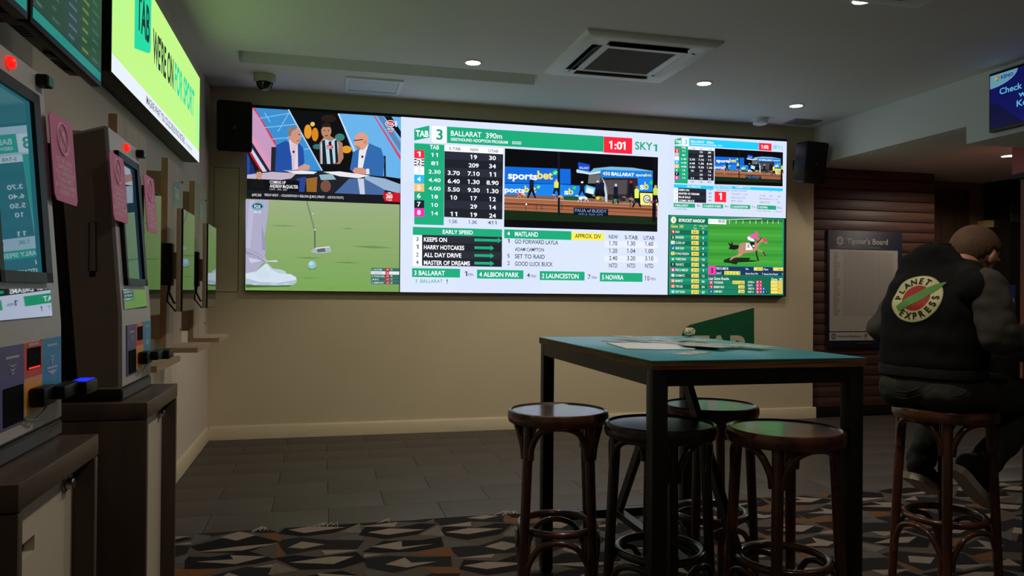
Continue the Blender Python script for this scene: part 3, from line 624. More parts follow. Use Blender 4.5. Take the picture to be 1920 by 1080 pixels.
# -- horse game (bottom right)
b = MB(); D = drawer(lambda X, Y: (1250 + X / 6.748, 400 + Y / 6.748), b)
G1, G2, G3, YL = (20, 118, 88), (16, 96, 72), (30, 150, 110), (226, 204, 96)
D.poly([(22, 18), (1506, 72), (1502, 1040), (14, 1032)], (14, 16, 18), 0); D.poly([(34, 20), (1484, 70), (1478, 1036), (26, 1028)], (26, 136, 98), 1)
D.rect(46, 46, 520, 126, G2, 2); D.ell(86, 84, 36, 42, (206, 216, 190), 3); D.ell(86, 84, 26, 30, (236, 226, 190), 4); D.text('1', 78, 104, 66, 96, (120, 70, 60), 5); D.text('SKYROCKET HANDICAP', 150, 106, 66, 482, (232, 240, 236), 3, .03)
D.rect(526, 70, 752, 132, (232, 236, 236), 4); D.text('NEXT RACE', 540, 110, 90, 634, (150, 156, 160), 5); D.text('00:50', 650, 118, 80, 736, (70, 76, 90), 5, .02)
D.text('Game  243', 56, 178, 142, 210, YL, 3, .02); D.text('Win', 344, 164, 146, 374, YL, 3); D.text('Pays', 340, 198, 178, 380, YL, 3); D.text('Games Since', 412, 166, 148, 512, YL, 3); D.text('Win', 444, 198, 180, 476, YL, 3)
hn = ['NOOK', 'SHINDEEN', 'CLOSE LAP', 'SAIR SUN', 'FLYING POSSON', 'THREE IRON', 'THE RITZ', 'PRIX D AMOUR', 'SCHEMATIC', 'MOBRITZ', 'TWO LEA', 'FAST GOLD']
hp = ['$4.1', '$5.1', '$7.1', '$8.1', '$10.5', '$11.0', '$11.9', '$15.0', '$21.0', '$24.0', '$31.0', '$37.0']; hs = '3 5 2 9 6 10 26 1 12 56 54 30'.split()
hc = [(206, 30, 44), (40, 44, 56), (226, 228, 234), (16, 90, 176), (226, 216, 110), (40, 170, 120), (20, 22, 28), (226, 40, 150), (130, 190, 180), (206, 120, 130), (226, 110, 80), (60, 190, 220)]
for i in range(12):
    y = 206 + i * 69
    D.rect(46, y, 516, y + 62, G1 if i % 2 else G2, 2)
    if i in (1, 3, 5, 7, 9, 11): D.rect(46, y, 516, y + 34, (24, 140, 104), 3)
    D.rect(54, y + 4, 100, y + 46, hc[i], 4); D.text(str(i + 1), 66, y + 40, y + 14, 90, (236, 236, 240) if i not in (2, 4) else (150, 140, 110), 5, .02)
    D.text(hn[i], 110, y + 42, y + 12, 110 + 16 * len(hn[i]) * .82, (222, 234, 228), 5, .01); D.rect(312, y + 6, 406, y + 54, YL, 4); D.text(hp[i], 330, y + 46, y + 18, 398, (110, 84, 40), 5, .01); D.text(hs[i], 460 - 9 * len(hs[i]), y + 50, y + 20, 460 + 9 * len(hs[i]), (226, 236, 230), 5)
D.poly([(530, 132), (752, 132), (752, 76), (1466, 82), (1462, 672), (526, 660)], (58, 146, 52), 2)
for i in range(6): D.poly([(528, 160 + i * 84), (1464, 180 + i * 84), (1464, 214 + i * 84), (528, 200 + i * 84)], (66, 156, 56) if i % 2 else (50, 134, 46), 3)
D.poly([(752, 72), (1466, 82), (1466, 110), (752, 96)], (36, 96, 40), 3); D.line([(752, 84), (1000, 72), (1200, 70)], 7, (226, 230, 226), 5)
for x in (795, 878, 966, 1054, 1128, 1204, 1276, 1345, 1412): D.line([(x, 88), (x - 2, 132)], 6, (206, 220, 206), 5)
SH = (16, 40, 18)
D.poly([(720, 590), (800, 560), (1060, 562), (1040, 590), (1180, 600), (1100, 612), (900, 622), (880, 650), (800, 630), (720, 620)], SH, 4)
HB, HD = (168, 128, 104), (44, 32, 30)
D.poly([(920, 410), (880, 400), (840, 400), (825, 350), (815, 390), (770, 370), (800, 420), (780, 450), (850, 462), (900, 450)], (26, 20, 22), 6)
D.poly([(905, 440), (925, 380), (980, 368), (1060, 376), (1130, 360), (1190, 310), (1220, 300), (1250, 320), (1274, 370), (1262, 386), (1222, 362), (1190, 372), (1150, 430), (1130, 480), (1060, 492), (1000, 500), (940, 520), (905, 490)], HB, 6)
D.poly([(1220, 302), (1250, 318), (1272, 362), (1240, 360), (1212, 340)], (196, 60, 110), 8); D.poly([(1130, 372), (1190, 312), (1222, 296), (1190, 330), (1150, 376)], HD, 7)
D.line([(930, 500), (890, 540), (836, 560), (800, 590)], 24, HB, 6); D.line([(960, 508), (910, 540), (850, 552)], 20, (196, 150, 90), 5); D.line([(1130, 470), (1140, 540), (1160, 600)], 20, HD, 6); D.line([(1150, 460), (1216, 486), (1248, 548)], 22, HB, 6); D.line([(1216, 486), (1250, 546)], 16, HD, 7)
D.poly([(1004, 378), (1066, 380), (1086, 460), (1000, 466)], (230, 232, 240), 8); D.text('8', 1018, 436, 390, 1044, (30, 30, 60), 9, .01); D.poly([(1040, 370), (1110, 352), (1110, 440), (1084, 440)], (26, 24, 34), 9); D.ell(1096, 414, 14, 16, (200, 200, 206), 10)
D.poly([(1016, 310), (1040, 286), (1110, 340), (1100, 360), (1030, 336)], (232, 234, 240), 10); D.poly([(1036, 290), (1090, 262), (1126, 276), (1176, 334), (1160, 340), (1110, 310), (1070, 318)], (236, 76, 160), 11); D.ell(1134, 256, 22, 25, (236, 70, 150), 12)
D.rect(526, 668, 1476, 778, (22, 50, 84), 3); D.rect(526, 668, 620, 774, (232, 60, 160), 4); D.text('8', 560, 754, 690, 588, (40, 26, 50), 5, .02); D.text('PRIX D AMOUR', 628, 712, 680, 780, (226, 234, 236), 5, .01); D.text('Win', 996, 716, 692, 1034, (226, 234, 236), 5, .01); D.rect(1102, 682, 1216, 724, YL, 4); D.text('$15.0', 1146, 716, 694, 1210, (110, 84, 40), 5); D.text('Place', 1228, 720, 696, 1284, (226, 234, 236), 5, .01); D.rect(1346, 684, 1472, 726, YL, 4); D.text('$4.4', 1410, 720, 698, 1460, (110, 84, 40), 5)
D.text('Last 5', 628, 768, 738, 690, (226, 234, 236), 5, .01); D.rect(728, 730, 930, 776, (206, 206, 90), 4)
for i, t in enumerate('8 4 2 3 1'.split()): D.text(t, 744 + i * 40, 768, 742, 758 + i * 40, (90, 96, 40), 5)
D.text('Games Since Win', 996, 772, 750, 1154, (226, 234, 236), 5, .01); D.text('1', 1204, 776, 752, 1212, (226, 234, 236), 5); D.text('Games Since Placed', 1228, 778, 756, 1404, (226, 234, 236), 5, .01); D.text('1', 1456, 780, 758, 1464, (226, 234, 236), 5)
D.rect(524, 784, 1480, 1018, G2, 3); D.text('Last Game Results', 532, 840, 804, 788, (232, 240, 236), 4, .01); D.text('Game  242', 1322, 848, 816, 1466, (232, 240, 236), 4, .01)
for i, (n, c, t, v) in enumerate((('8', (226, 40, 150), 'THE BARKER', '$12.10  $4.40'), ('1', (206, 30, 44), 'BERBERY BOO', '$1.40'), ('4', (16, 90, 176), 'ROMP BEAT', '$2.60'))):
    y = 850 + i * 57; D.rect(528, y, 986, y + 50, G1, 4); D.rect(538, y + 2, 582, y + 42, c, 5); D.text(n, 552, y + 36, y + 12, 568, WHT, 6, .01); D.text(t, 598, y + 38, y + 10, 598 + 11.5 * len(t), (222, 234, 228), 5, .01); D.rect(832 if i == 0 else 906, y + 2, 984, y + 44, YL, 5); D.text(v, 842 if i == 0 else 926, y + 38, y + 12, 974, (110, 84, 40), 6)
for i, (t, v) in enumerate((('QUINELLA', '$7.10'), ('EXACTA', '$7.10'), ('TRIFECTA', '$44.0'), ('FIRST 4', '$174.0'))):
    y = 852 + i * 42; D.text(t, 1026, y + 28, y + 4, 1026 + 10 * len(t), (222, 234, 228), 5)
    for k, cc in enumerate([(226, 40, 150), (206, 30, 44), (16, 90, 176), (20, 22, 28)][:2 if i < 2 else i + 1]): D.rect(1130 + k * 38, y, 1164 + k * 38, y + 34, cc, 5); D.text('8147'[k], 1142 + k * 38, y + 28, y + 6, 1154 + k * 38, WHT, 6)
    D.rect(1316, y, 1466, y + 38, YL, 4); D.text(v, 1400, y + 30, y + 8, 1456, (110, 84, 40), 5)
b.build('game_board', led)

# ------------------------------------------------------------------ green LED sign on the left wall
XS, SY0, SY1, SZ0, SZ1 = -.82, 3.3, 5.505, 2.116, 2.69
sign = thing('led_sign', (XL, 4.4, SZ0), 'bright lime green lit sign with dark lettering high on the left wall', 'sign')
b = MB(); b.box((XL, SY0, SZ0), (XS - .001, SY1, SZ1), BLACK, bev=.004); b.build('sign_box', sign)
b = MB(); S = Draw(b, SIGNLED, 0, XS, ident, (0, 1, 0), (1, 0, 0))
def sp(u, v, lv=0): return V((XS + .0004 * lv, SY0 + (SY1 - SY0) * u, SZ0 + (SZ1 - SZ0) * v))
def srect(u0, v0, u1, v1, c, lv): b.face([sp(u0, v0, lv), sp(u1, v0, lv), sp(u1, v1, lv), sp(u0, v1, lv)], SIGNLED, c)
def stext(t, u0, v0, u1, v1, c, lv, bold=.02): text(b, t, sp(u0, v0, lv), (0, 1, 0), (0, 0, 1), (v1 - v0) * (SZ1 - SZ0), SIGNLED, c, w=(u1 - u0) * (SY1 - SY0), bold=bold)
LIME, TL = (158, 202, 110), (24, 178, 132)
srect(0, 0, 1, 1, LIME, 0); srect(0, 0, 1, .13, (190, 196, 206), 1)
for q in range(12):
    for r in range(9):
        u = .006 + q * .0095; v = .42 + r * .062 + (q % 2) * .03
        if v < .97 and u < .13 - abs(r - 5) * .006: srect(u, v, u + .006, v + .018, (130, 206, 130), 1)
for r in range(16):
    srect(.925, .2 + r * .03, 1.0, .2 + r * .03 + .014, (120, 206, 130), 1)
u0, u1 = .165, .315
b.face([sp(u0, .36, 2), sp(u1 - .02, .47, 2), sp(u1 - .006, .5, 2), sp(u1, .55, 2), sp(u1, .98, 2), sp(u0 + .015, .96, 2), sp(u0, .9, 2)], SIGNLED, TL)
stext('TAB', .185, .56, .30, .85, (12, 40, 34), 3, .03)
stext("WE'RE ON", .335, .46, .575, .74, (16, 40, 36), 3, .03); stext('FOR SPORT', .592, .46, .895, .74, TL, 3, .03)
stext('IMAGINE WHAT YOU COULD BE BUYING INSTEAD.', .275, .035, .75, .105, (40, 44, 50), 3, .01); stext('Set a deposit limit.', .765, .04, .865, .09, (90, 96, 100), 3, 0)
b.build('sign_face', sign)

# ------------------------------------------------------------------ betting terminals on cabinets by the left wall
ZT = .945
def cabinet(y0, y1, label):
    t = thing('terminal_cabinet', (XL + .24, (y0 + y1) / 2, 0), label, 'cabinet', 'cabinets under the terminals')
    xb, xf = XL + .02, -.455
    b = MB(); b.box((xb, y0, ZT - .044), (xf, y1, ZT), WOODH, bev=.002); b.build('worktop', t)
    for ya, yb2 in ((y0 + .001, y0 + .022), (y1 - .022, y1 - .001)):
        b = MB(); b.box((xb, ya, .003), (xf - .001, yb2, ZT - .047), WOODD, bev=.0015); b.build('side_panel', t)
    b = MB(); b.box((xb, y0 + .022, .003), (xb + .02, y1 - .022, ZT - .047), WOODD); b.build('back_panel', t)
    b = MB(); xd = xf - .042
    ym = y0 + .16; zs = .795
    # door with a slot: four bands around the opening
    for lo, hi in (((y0 + .024, .02), (y1 - .024, zs - .014)), ((y0 + .024, zs + .014), (y1 - .024, ZT - .05)), ((y0 + .024, zs - .014), (ym - .04, zs + .014)), ((ym + .04, zs - .014), (y1 - .024, zs + .014))):
        b.box((xd - .018, lo[0], lo[1]), (xd, hi[0], hi[1]), CABW)
    d = b.build('door', t)
    b = MB(); b.box((xd - .03, ym - .05, zs - .022), (xd - .019, ym + .05, zs + .022), BLACK); b.build('slot_liner', d)
    b = MB(); T = Matrix.Translation((xd, y1 - .075, ZT - .085)) @ Matrix.Rotation(math.pi / 2, 4, 'Y')
    b.lathe([(.016, 0), (.016, .004), (.011, .005), (.011, .016), (.009, .018)], (0, 0, 0), STEEL, n=20, T=T); b.build('lock', d)
    return t
cabinet(1.33, 1.765, 'nearest timber laminate cabinet with white slotted door at the lower left edge')
cabinet(2.225, 2.665, 'second timber laminate cabinet with white door, left of the bare skirting')
PUR, REDP, ORG, BLU = mat('purple_print', (86, 84, 146), .4), mat('red_print', (226, 74, 68), .4), mat('orange_print', (240, 164, 62), .4), mat('blue_print', (34, 150, 204), .4)
VOID = mat('slot_black', (3, 3, 3), .8, spec=.1)
def kiosk(y0, y1, label, lamp):
    t = thing('betting_terminal', (-.62, (y0 + y1) / 2, ZT), label, 'terminal', 'betting terminals on the cabinets')
    prof = [(-.531, .979), (-.526, .985), (-.529, 1.18), (-.569, 1.692), (-.578, 1.695), (-.69, 1.66), (-.632, .979)]
    xf = lambda z: -.529 - (z - 1.18) * .0781 if z > 1.18 else -.529 + (1.18 - z) * .015   # front face
    W = y1 - y0
    b = MB(); b.prism([(x, y0, z) for x, z in prof], (0, W, 0), KGREY); sh = b.build('body', t)
    b = MB(); b.prism([(x + (.0 if x > -.6 else 0), y0 - .0015, z) for x, z in [(-.536, .985), (-.538, 1.18), (-.578, 1.688), (-.688, 1.655), (-.634, .982)]], (0, .0014, 0), KSIDE); sd = b.build('side_cover', t)
    b = MB(); b.tube([(-.612, y0 - .002, 1.30), (-.612, y0 - .002, 1.43), (-.596, y0 - .002, 1.432), (-.593, y0 - .002, 1.30), (-.602, y0 - .002, 1.285)], .0016, BLACK, n=6, closed=True); b.box((-.61, y0 - .003, 1.284), (-.595, y0, 1.30), BLACK); b.build('side_hatch', sd)
    b = MB(); b.box((XL + .06, y0 + .02, ZT + .001), (-.60, y1 - .02, 1.645), BLACK, bev=.006); b.build('rear_housing', t)
    b = MB(); b.box((XL + .05, y0 - .004, ZT + .0005), (-.527, y1 + .004, .9785), BLACK, bev=.003); b.box((-.5275, y0 + .002, ZT + .006), (-.5245, y1 - .002, .974), mat('base_strip', (70, 74, 82), .35)); b.build('base', t)
    def fp(u, z, o=0): return V((xf(z) + o, y0 + W * u, z))
    def plate(name, u0, u1, z0, z1, m, th=.003, par=t, col=None):
        q = MB(); f = [fp(u0, z0), fp(u1, z0), fp(u1, z1), fp(u0, z1)]; q.prism(f, (th, 0, .0), m, col); return q.build(name, par)
    # screen with deep bezel
    z0, z1, u0, u1 = 1.262, 1.637, .12, .82
    b = MB(); bw = .028; th = .012
    for a, c in (((u0, z0), (u1, z0 + .02)), ((u0, z1 - .022), (u1, z1)), ((u0, z0), (u0 + .05, z1)), ((u1 - .095, z0), (u1, z1))):
        b.prism([fp(a[0], a[1]), fp(c[0], a[1]), fp(c[0], c[1]), fp(a[0], c[1])], (th, 0, 0), BLACK)
    b.build('bezel', t)
    b = MB(); f = [fp(u0 + .05, z0 + .02, .004), fp(u1 - .095, z0 + .02, .004), fp(u1 - .095, z1 - .022, .004), fp(u0 + .05, z1 - .022, .004)]
    b.face(f, mat('terminal_screen_lit' if lamp else 'terminal_screen', (4, 8, 10), .012, spec=1.0, emit=(34, 94, 106) if lamp else (20, 46, 60), es=.9)); b.build('screen', t)
    plate('polished_panel', .06, .84, 1.196, 1.250, MIRROR, .003)
    # printed panels
    pz0, pz1 = 1.008, 1.150
    plate('card_panel', .12, .42, pz0, pz1, PUR); plate('receipt_panel', .42, .67, 1.085, pz1, REDP); plate('scanner_panel', .42, .67, pz0 + .008, 1.085, ORG); plate('note_panel', .67, .97, pz0 + .02, pz1 + .002, BLU)
    q = MB(); f = [fp(.16, 1.012, .0031), fp(.40, 1.012, .0031), fp(.40, 1.078, .0031), fp(.16, 1.078, .0031)]; q.prism(f, (.001, 0, 0), VOID); q.build('card_tray', t)
    q = MB(); f = [fp(.46, 1.10, .0031), fp(.645, 1.10, .0031), fp(.645, 1.14, .0031), fp(.46, 1.14, .0031)]; q.prism(f, (.001, 0, 0), VOID)
    sl = q.build('receipt_slot', t)
    if lamp:
        q = MB(); f = [fp(.47, 1.101, .0045), fp(.63, 1.101, .0045), fp(.63, 1.104, .0045), fp(.47, 1.104, .0045)]; q.face(f, REDL); q.build('slot_lamp', sl)
    q = MB(); q.box((xf(1.05) + .004, y0 + W * .47, 1.03), (xf(1.05) + .03, y0 + W * .66, 1.066), BLACK, bev=.004); q.box((xf(1.05) + .02, y0 + W * .60, 1.038), (xf(1.05) + .05, y0 + W * .86, 1.064), BLACK, bev=.004); q.box((xf(1.05) + .03, y0 + W * .82, 1.034), (xf(1.05) + .066, y0 + W * 1.04, 1.062), BLACK, bev=.004)
    sc_ = q.build('scanner_arm', t)
    if lamp:
        q = MB(); q.box((xf(1.05) + .034, y0 + W * .84, 1.0622), (xf(1.05) + .062, y0 + W * 1.02, 1.0632), BLUEL); q.build('scanner_lamp', sc_)
    q = MB(); q.tube([fp(.40, 1.012, .006), fp(.5, 1.006, .012), fp(.62, 1.022, .014), fp(.72, 1.026, .008)], .0016, STEEL, n=6); q.build('wire_holder', t)
    # faint arrows and bars printed on the panels
    PR = mat('pale_print', (190, 196, 206), .5)
    for u, z, w_ in ((.27, 1.130, .16), (.545, 1.146, .14), (.82, 1.138, .16), (.82, 1.093, .17)):
        q = MB(); f = [fp(u - w_ / 2, z - .002, .0033), fp(u + w_ / 2, z - .002, .0033), fp(u + w_ / 2, z + .002, .0033), fp(u - w_ / 2, z + .002, .0033)]; q.prism(f, (.0005, 0, 0), PR); q.build('printed_bar', t)
    q = MB(); f = [fp(.74, 1.087, .0033), fp(.82, 1.078, .0033), fp(.90, 1.087, .0033)]; q.prism(f, (.0005, 0, 0), PR)
    for u in (.27, .82):
        for k in range(3):
            ww = .06 - .016 * k; f = [fp(u - ww, 1.118 - .007 * k, .0033), fp(u, 1.112 - .007 * k, .0033), fp(u + ww, 1.118 - .007 * k, .0033), fp(u, 1.115 - .007 * k, .0033)]; q.prism(f, (.0005, 0, 0), PR)
    q.build('printed_arrow', t, kind='stuff')
    # warning lamp and sensor
    T = Matrix.Translation(fp(.5, 1.668, 0)) @ Matrix.Rotation(math.pi / 2 - .08, 4, 'Y')
    q = MB(); q.lathe([(.012, 0), (.012, .006), (.009, .011), (.004, .013)], (0, 0, 0), REDL, n=18, T=T); q.build('warning_lamp', t)
    q = MB(); c = fp(.93, 1.676, .011); q.box(c - V((.011, .018, .011)), c + V((.011, .018, .011)), BLACK, bev=.002); q.box(c + V((.0112, -.014, -.009)), c + V((.0125, .014, .009)), mat('sensor_green', (20, 110, 84), .3)); q.build('sensor', t)
    # pink age warning flags fixed at both edges of the front
    FL = mat('pink_flag', (216, 112, 164), .5, var=.01); FW_ = mat('pink_flag_print', (238, 196, 206), .6)
    for ua, ub in ((-.2, .235), (.93, 1.36)) if y0 > 2 else ((.93, 1.34),):
        za, zb = 1.435, 1.618; q = MB()
        r = .012
        def c2(u, z, o=.0125): return fp(u, z, o)
        q.prism([c2(ua + .03, za), c2(ub - .03, za), c2(ub, za + .012), c2(ub, zb - .012), c2(ub - .03, zb), c2(ua + .03, zb), c2(ua, zb - .012), c2(ua, za + .012)], (.002, 0, 0), FL); fl = q.build('warning_flag', t)
        q = MB(); up = (c2(0, 1.6) - c2(0, 1.5)).normalized(); um = (ua + ub) / 2; wd = (ub - ua) * W
        cc = c2(um, 1.572, .0148); R_ = .034
        ring = [cc + V((0, math.cos(a), 0)) * R_ + up * (math.sin(a) * R_) for a in [2 * math.pi * k / 28 for k in range(28)]]
        q.tube(ring, .0024, FW_, n=6, closed=True)
        text(q, '18', cc + V((0, -.017, 0)) + up * -.018, (0, 1, 0), up, .036, FW_, None, w=.034, bold=.03)
        q.tube([cc + V((0, -.023, 0)) + up * .023, cc + V((0, .023, 0)) - up * .023], .0022, FW_, n=6)
        for i, s in enumerate(('IT IS AN', 'OFFENCE', 'TO OPERATE', 'THIS BET', 'IF YOU ARE', 'UNDER 18')):
            wl = wd * .085 * len(s); text(q, s, c2(um, 1.519 - .0135 * i, .0148) - V((0, wl / 2, 0)), (0, 1, 0), up, .0098, FW_, None, w=wl, bold=.03)
        q.build('flag_print', fl, kind='stuff')
    return t
kiosk(1.40, 1.765, 'nearest betting terminal at the left edge, with a glowing blue scanner', True)
kiosk(2.262, 2.615, 'second betting terminal with two pink warning flags and lit red lamp', False)

# ------------------------------------------------------------------ three pale self-service boards with shelf and thin screen
def station(y0, y1, label, yb, ys0, ys1):
    t = thing('betting_board', (-.8, (y0 + y1) / 2, .955), label, 'board', 'self-service boards on the left wall')
    zb, zt = .958, 1.862
    b = MB(); b.box((-.728, y0, zb), (-.70, y1, zt), WOODL); o = b.build('front_board', t)
    b = MB(); b.box((-.7281, y0 - .003, zb), (-.6999, y0 - .0002, zt + .0005), WOODE); b.box((-.7281, y0, zt), (-.6999, y1, zt + .002), WOODE); b.build('edge_band', o)
    b = MB(); b.box((XL, y0 + .07, zb + .06), (-.728, y1 - .03, zt - .05), mat('box_cream', (190, 172, 138), .6)); b.build('wall_box', t)
    b = MB(); b.box((-.70, y0 - .002, zb + .0), (-.565, y1, zb + .022), WOODL); b.box((-.7, y0 - .004, zb - .0005), (-.565, y0 - .002, zb + .0225), WOODE); b.box((-.565, y0 - .004, zb - .0005), (-.563, y1, zb + .0225), WOODE); b.build('shelf', t)
    # decal
    DT = mat('teal_decal', (58, 150, 140), .4); q = MB(); ym = (y0 + y1) / 2 + .02; h = .07
    q.prism([(-.6995, ym - .075, 1.655), (-.6995, ym + .065, 1.69), (-.6995, ym + .065, 1.80), (-.6995, ym + .05, 1.79), (-.6995, ym - .075, 1.765)], (.0006, 0, 0), DT); d = q.build('decal', t)
    q = MB(); text(q, 'TAB', (-.6984, ym - .062, 1.70), (0, 1, 0), (0, 0, 1), .05, mat('decal_print', (206, 220, 214), .5), None, w=.112, bold=.03); q.build('decal_lettering', d)
    for z in (1.0 + .05, 1.80):
        q = MB(); q.lathe([(.006, 0), (.006, .004), (.004, .009)], (0, 0, 0), STEEL, n=12, T=Matrix.Translation((-.70, y1 - .04, z)) @ Matrix.Rotation(math.pi / 2, 4, 'Y')); q.build('screw', t)
    # screen on an arm
    zc0, zc1, xs = 1.155, 1.607, -.592
    q = MB(); q.box((-.70, (ys0 + ys1) / 2 - .05, 1.27), (-.655, (ys0 + ys1) / 2 + .02, 1.46), BLACK, bev=.004); q.box((-.66, (ys0 + ys1) / 2 - .03, 1.30), (-.618, (ys0 + ys1) / 2 + .03, 1.42), mat('beige_plastic', (170, 150, 124), .5)); q.build('mounting_arm', t)
    q = MB(); ya = (ys0 + ys1) / 2 - .03
    q.tube([(-.66, ya, 1.3), (-.665, ya - .02, 1.24), (-.64, ya - .03, 1.19), (-.615, ya - .02, 1.21)], .005, BLACK, n=8); q.tube([(-.67, ya, 1.29), (-.67, ya - .03, 1.2), (-.635, ya - .03, 1.155), (-.615, ya - .01, 1.175)], .004, BLACK, n=8); q.build('cable', t)
    q = MB(); q.box((-.618, ys0, zc0), (-.598, ys1, zc1), mat('screen_case', (168, 150, 130), .5), bev=.003); s_ = q.build('screen', t)
    q = MB(); q.box((-.598, ys0 + .001, zc0 + .001), (xs, ys1 - .001, zc1 - .001), BLACK); q.build('screen_bezel', s_)
    q = MB(); q.box((xs, ys0 + .004, zc0 + .004), (xs + .0012, ys1 - .004, zc1 - .004), mat('board_screen_glass', (7, 9, 9), .03, spec=1.0, var=.01, emit=(20, 22, 20), es=.5)); q.build('screen_glass', s_)
    return t
station(2.9, 3.355, 'pale board with thin screen just behind the second terminal, partly hidden', 0, 2.80, 3.09)
station(3.80, 4.19, 'middle pale board with teal decal, thin screen and small shelf', 0, 3.555, 3.86)
station(4.56, 5.0, 'farthest pale board with thin screen and shelf, nearest the corner', 0, 4.30, 4.62)

# ------------------------------------------------------------------ monitors high on the left wall
def monitor(y0, y1, label):
    t = thing('wall_monitor', (XL, (y0 + y1) / 2, 1.93), label, 'monitor', 'monitors above the terminals')
    z0, z1 = 1.904, 2.30; xf = -.70
    b = MB(); b.box((xf - .03, y0, z0), (xf, y1, z1), BLACK, bev=.003); bz = b.build('frame', t)
    b = MB(); b.box((xf - .095, y0 + .03, z0 + .024), (xf - .03, y1 - .035, z1 - .03), mat('monitor_back', (46, 44, 43), .5), bev=.012); bk = b.build('back_cover', t)
    b = MB()
    for yy in (y0 + .12, y1 - .2):
        for k in range(5): b.box((xf - .085, yy + .018 * k, z0 + .0215), (xf - .04, yy + .018 * k + .008, z0 + .0245), BLACK)
    b.build('vent', bk, kind='stuff')
    b = MB(); b.box((xf - .08, y1 - .12, z0 + .018), (xf - .045, y1 - .05, z0 + .028), BLACK, bev=.004); b.build('speaker_port', bk); b = MB(); b.box((xf - .08, (y0 + y1) / 2 + .02, z0 + .016), (xf - .05, (y0 + y1) / 2 + .08, z0 + .028), BLACK, bev=.004); b.build('sensor_port', bk)
    b = MB(); b.box((XL, (y0 + y1) / 2 - .1, z0 + .12), (xf - .09, (y0 + y1) / 2 + .1, z0 + .3), BLACK); b.build('bracket', t)
    b = MB(); x = xf + .0006
    def q(ya, za, yb, zb, c, lv=0): b.face([(x + .0003 * lv, y0 + (y1 - y0) * ya, z0 + (z1 - z0) * za), (x + .0003 * lv, y0 + (y1 - y0) * yb, z0 + (z1 - z0) * za), (x + .0003 * lv, y0 + (y1 - y0) * yb, z0 + (z1 - z0) * zb), (x + .0003 * lv, y0 + (y1 - y0) * ya, z0 + (z1 - z0) * zb)], TVM, c)
    q(.02, .04, .98, .97, (14, 40, 38)); q(.02, .04, .98, .11, (14, 130, 120), 1); q(.42, .12, .62, .97, (30, 58, 60), 1); q(.62, .12, .98, .97, (24, 66, 46), 1); q(.02, .12, .42, .97, (22, 60, 48), 1)
    random.seed(3)
    for r in range(11):
        for (a, c_) in ((.05, (60, 96, 90)), (.24, (50, 84, 78)), (.46, (64, 96, 100)), (.66, (96, 120, 50)), (.82, (50, 90, 76))):
            wd = random.uniform(.05, .13); q(a, .15 + r * .075, a + wd, .15 + r * .075 + .022, c_, 2)
    b.build('monitor_picture', t)
    return t
monitor(1.44, 2.07, 'black monitor at the very top left corner, cut off by the frame')
monitor(2.085, 2.70, 'black monitor with dark green table above the terminals, left of the lime sign')

# ------------------------------------------------------------------ tall table
def bar(b, p, q, w1, w2, m, upv=(0, 0, 1)):
    p, q = V(p), V(q); d = (q - p).normalized(); s = d.cross(V(upv)).normalized(); u = s.cross(d)
    b.prism([p + s * w1 + u * w2, p - s * w1 + u * w2, p - s * w1 - u * w2, p + s * w1 - u * w2], q - p, m)
tx0, tx1, ty0, ty1 = .957, 1.705, 2.089, 3.301
tab = thing('bar_table', ((tx0 + tx1) / 2, (ty0 + ty1) / 2, 0), 'tall table with teal top and black steel frame among the stools', 'table')
b = MB(); b.box((tx0, ty0, 1.047), (tx1, ty1, 1.0505), TEAL, bev=.001); b.build('table_surface', tab)
b = MB(); b.box((tx0 + .0005, ty0 + .0005, 1.022), (tx1 - .0005, ty1 - .0005, 1.047), PLY); b.build('plywood_top', tab)
ins = .006; lw = .05
for ax, ay in ((0, 0), (1, 0), (0, 1), (1, 1)):
    xa = tx0 + ins if ax == 0 else tx1 - ins - lw; ya = ty0 + ins if ay == 0 else ty1 - ins - lw
    b = MB(); b.box((xa, ya, .012), (xa + lw, ya + lw, 1.0215), BLACKM, bev=.003); lg = b.build('leg', tab)
    b = MB(); b.box((xa + .004, ya + .004, 0.0028), (xa + lw - .004, ya + lw - .004, .013), BLACK); b.build('foot_cap', lg)
for lo, hi in (((tx0 + ins + lw, ty0 + ins, .972), (tx1 - ins - lw, ty0 + ins + lw, 1.0215)), ((tx0 + ins + lw, ty1 - ins - lw, .972), (tx1 - ins - lw, ty1 - ins, 1.0215)), ((tx0 + ins, ty0 + ins + lw, .972), (tx0 + ins + lw, ty1 - ins - lw, 1.0215)), ((tx1 - ins - lw, ty0 + ins + lw, .972), (tx1 - ins, ty1 - ins - lw, 1.0215))):
    b = MB(); b.box(lo, hi, BLACKM); b.build('apron', tab)
xm, ym = 1.331, (ty0 + ty1) / 2
for y in (ty0 + .031, ty1 - .031):
    b = MB(); b.box((tx0 + ins + lw, y - .016, .225), (tx1 - ins - lw, y + .016, .262), BLACKM); b.build('foot_rail', tab)
b = MB(); b.box((xm - .02, ty0 + .047, .23), (xm + .02, ty1 - .047, .26), BLACKM); b.build('centre_rail', tab)
for y in (ty0 + .05, ty1 - .05):
    b = MB(); bar(b, (xm, y, .26), (xm, ym + (.03 if y > ym else -.03), 1.02), .02, .012, BLACKM, (1, 0, 0)); b.build('brace', tab)
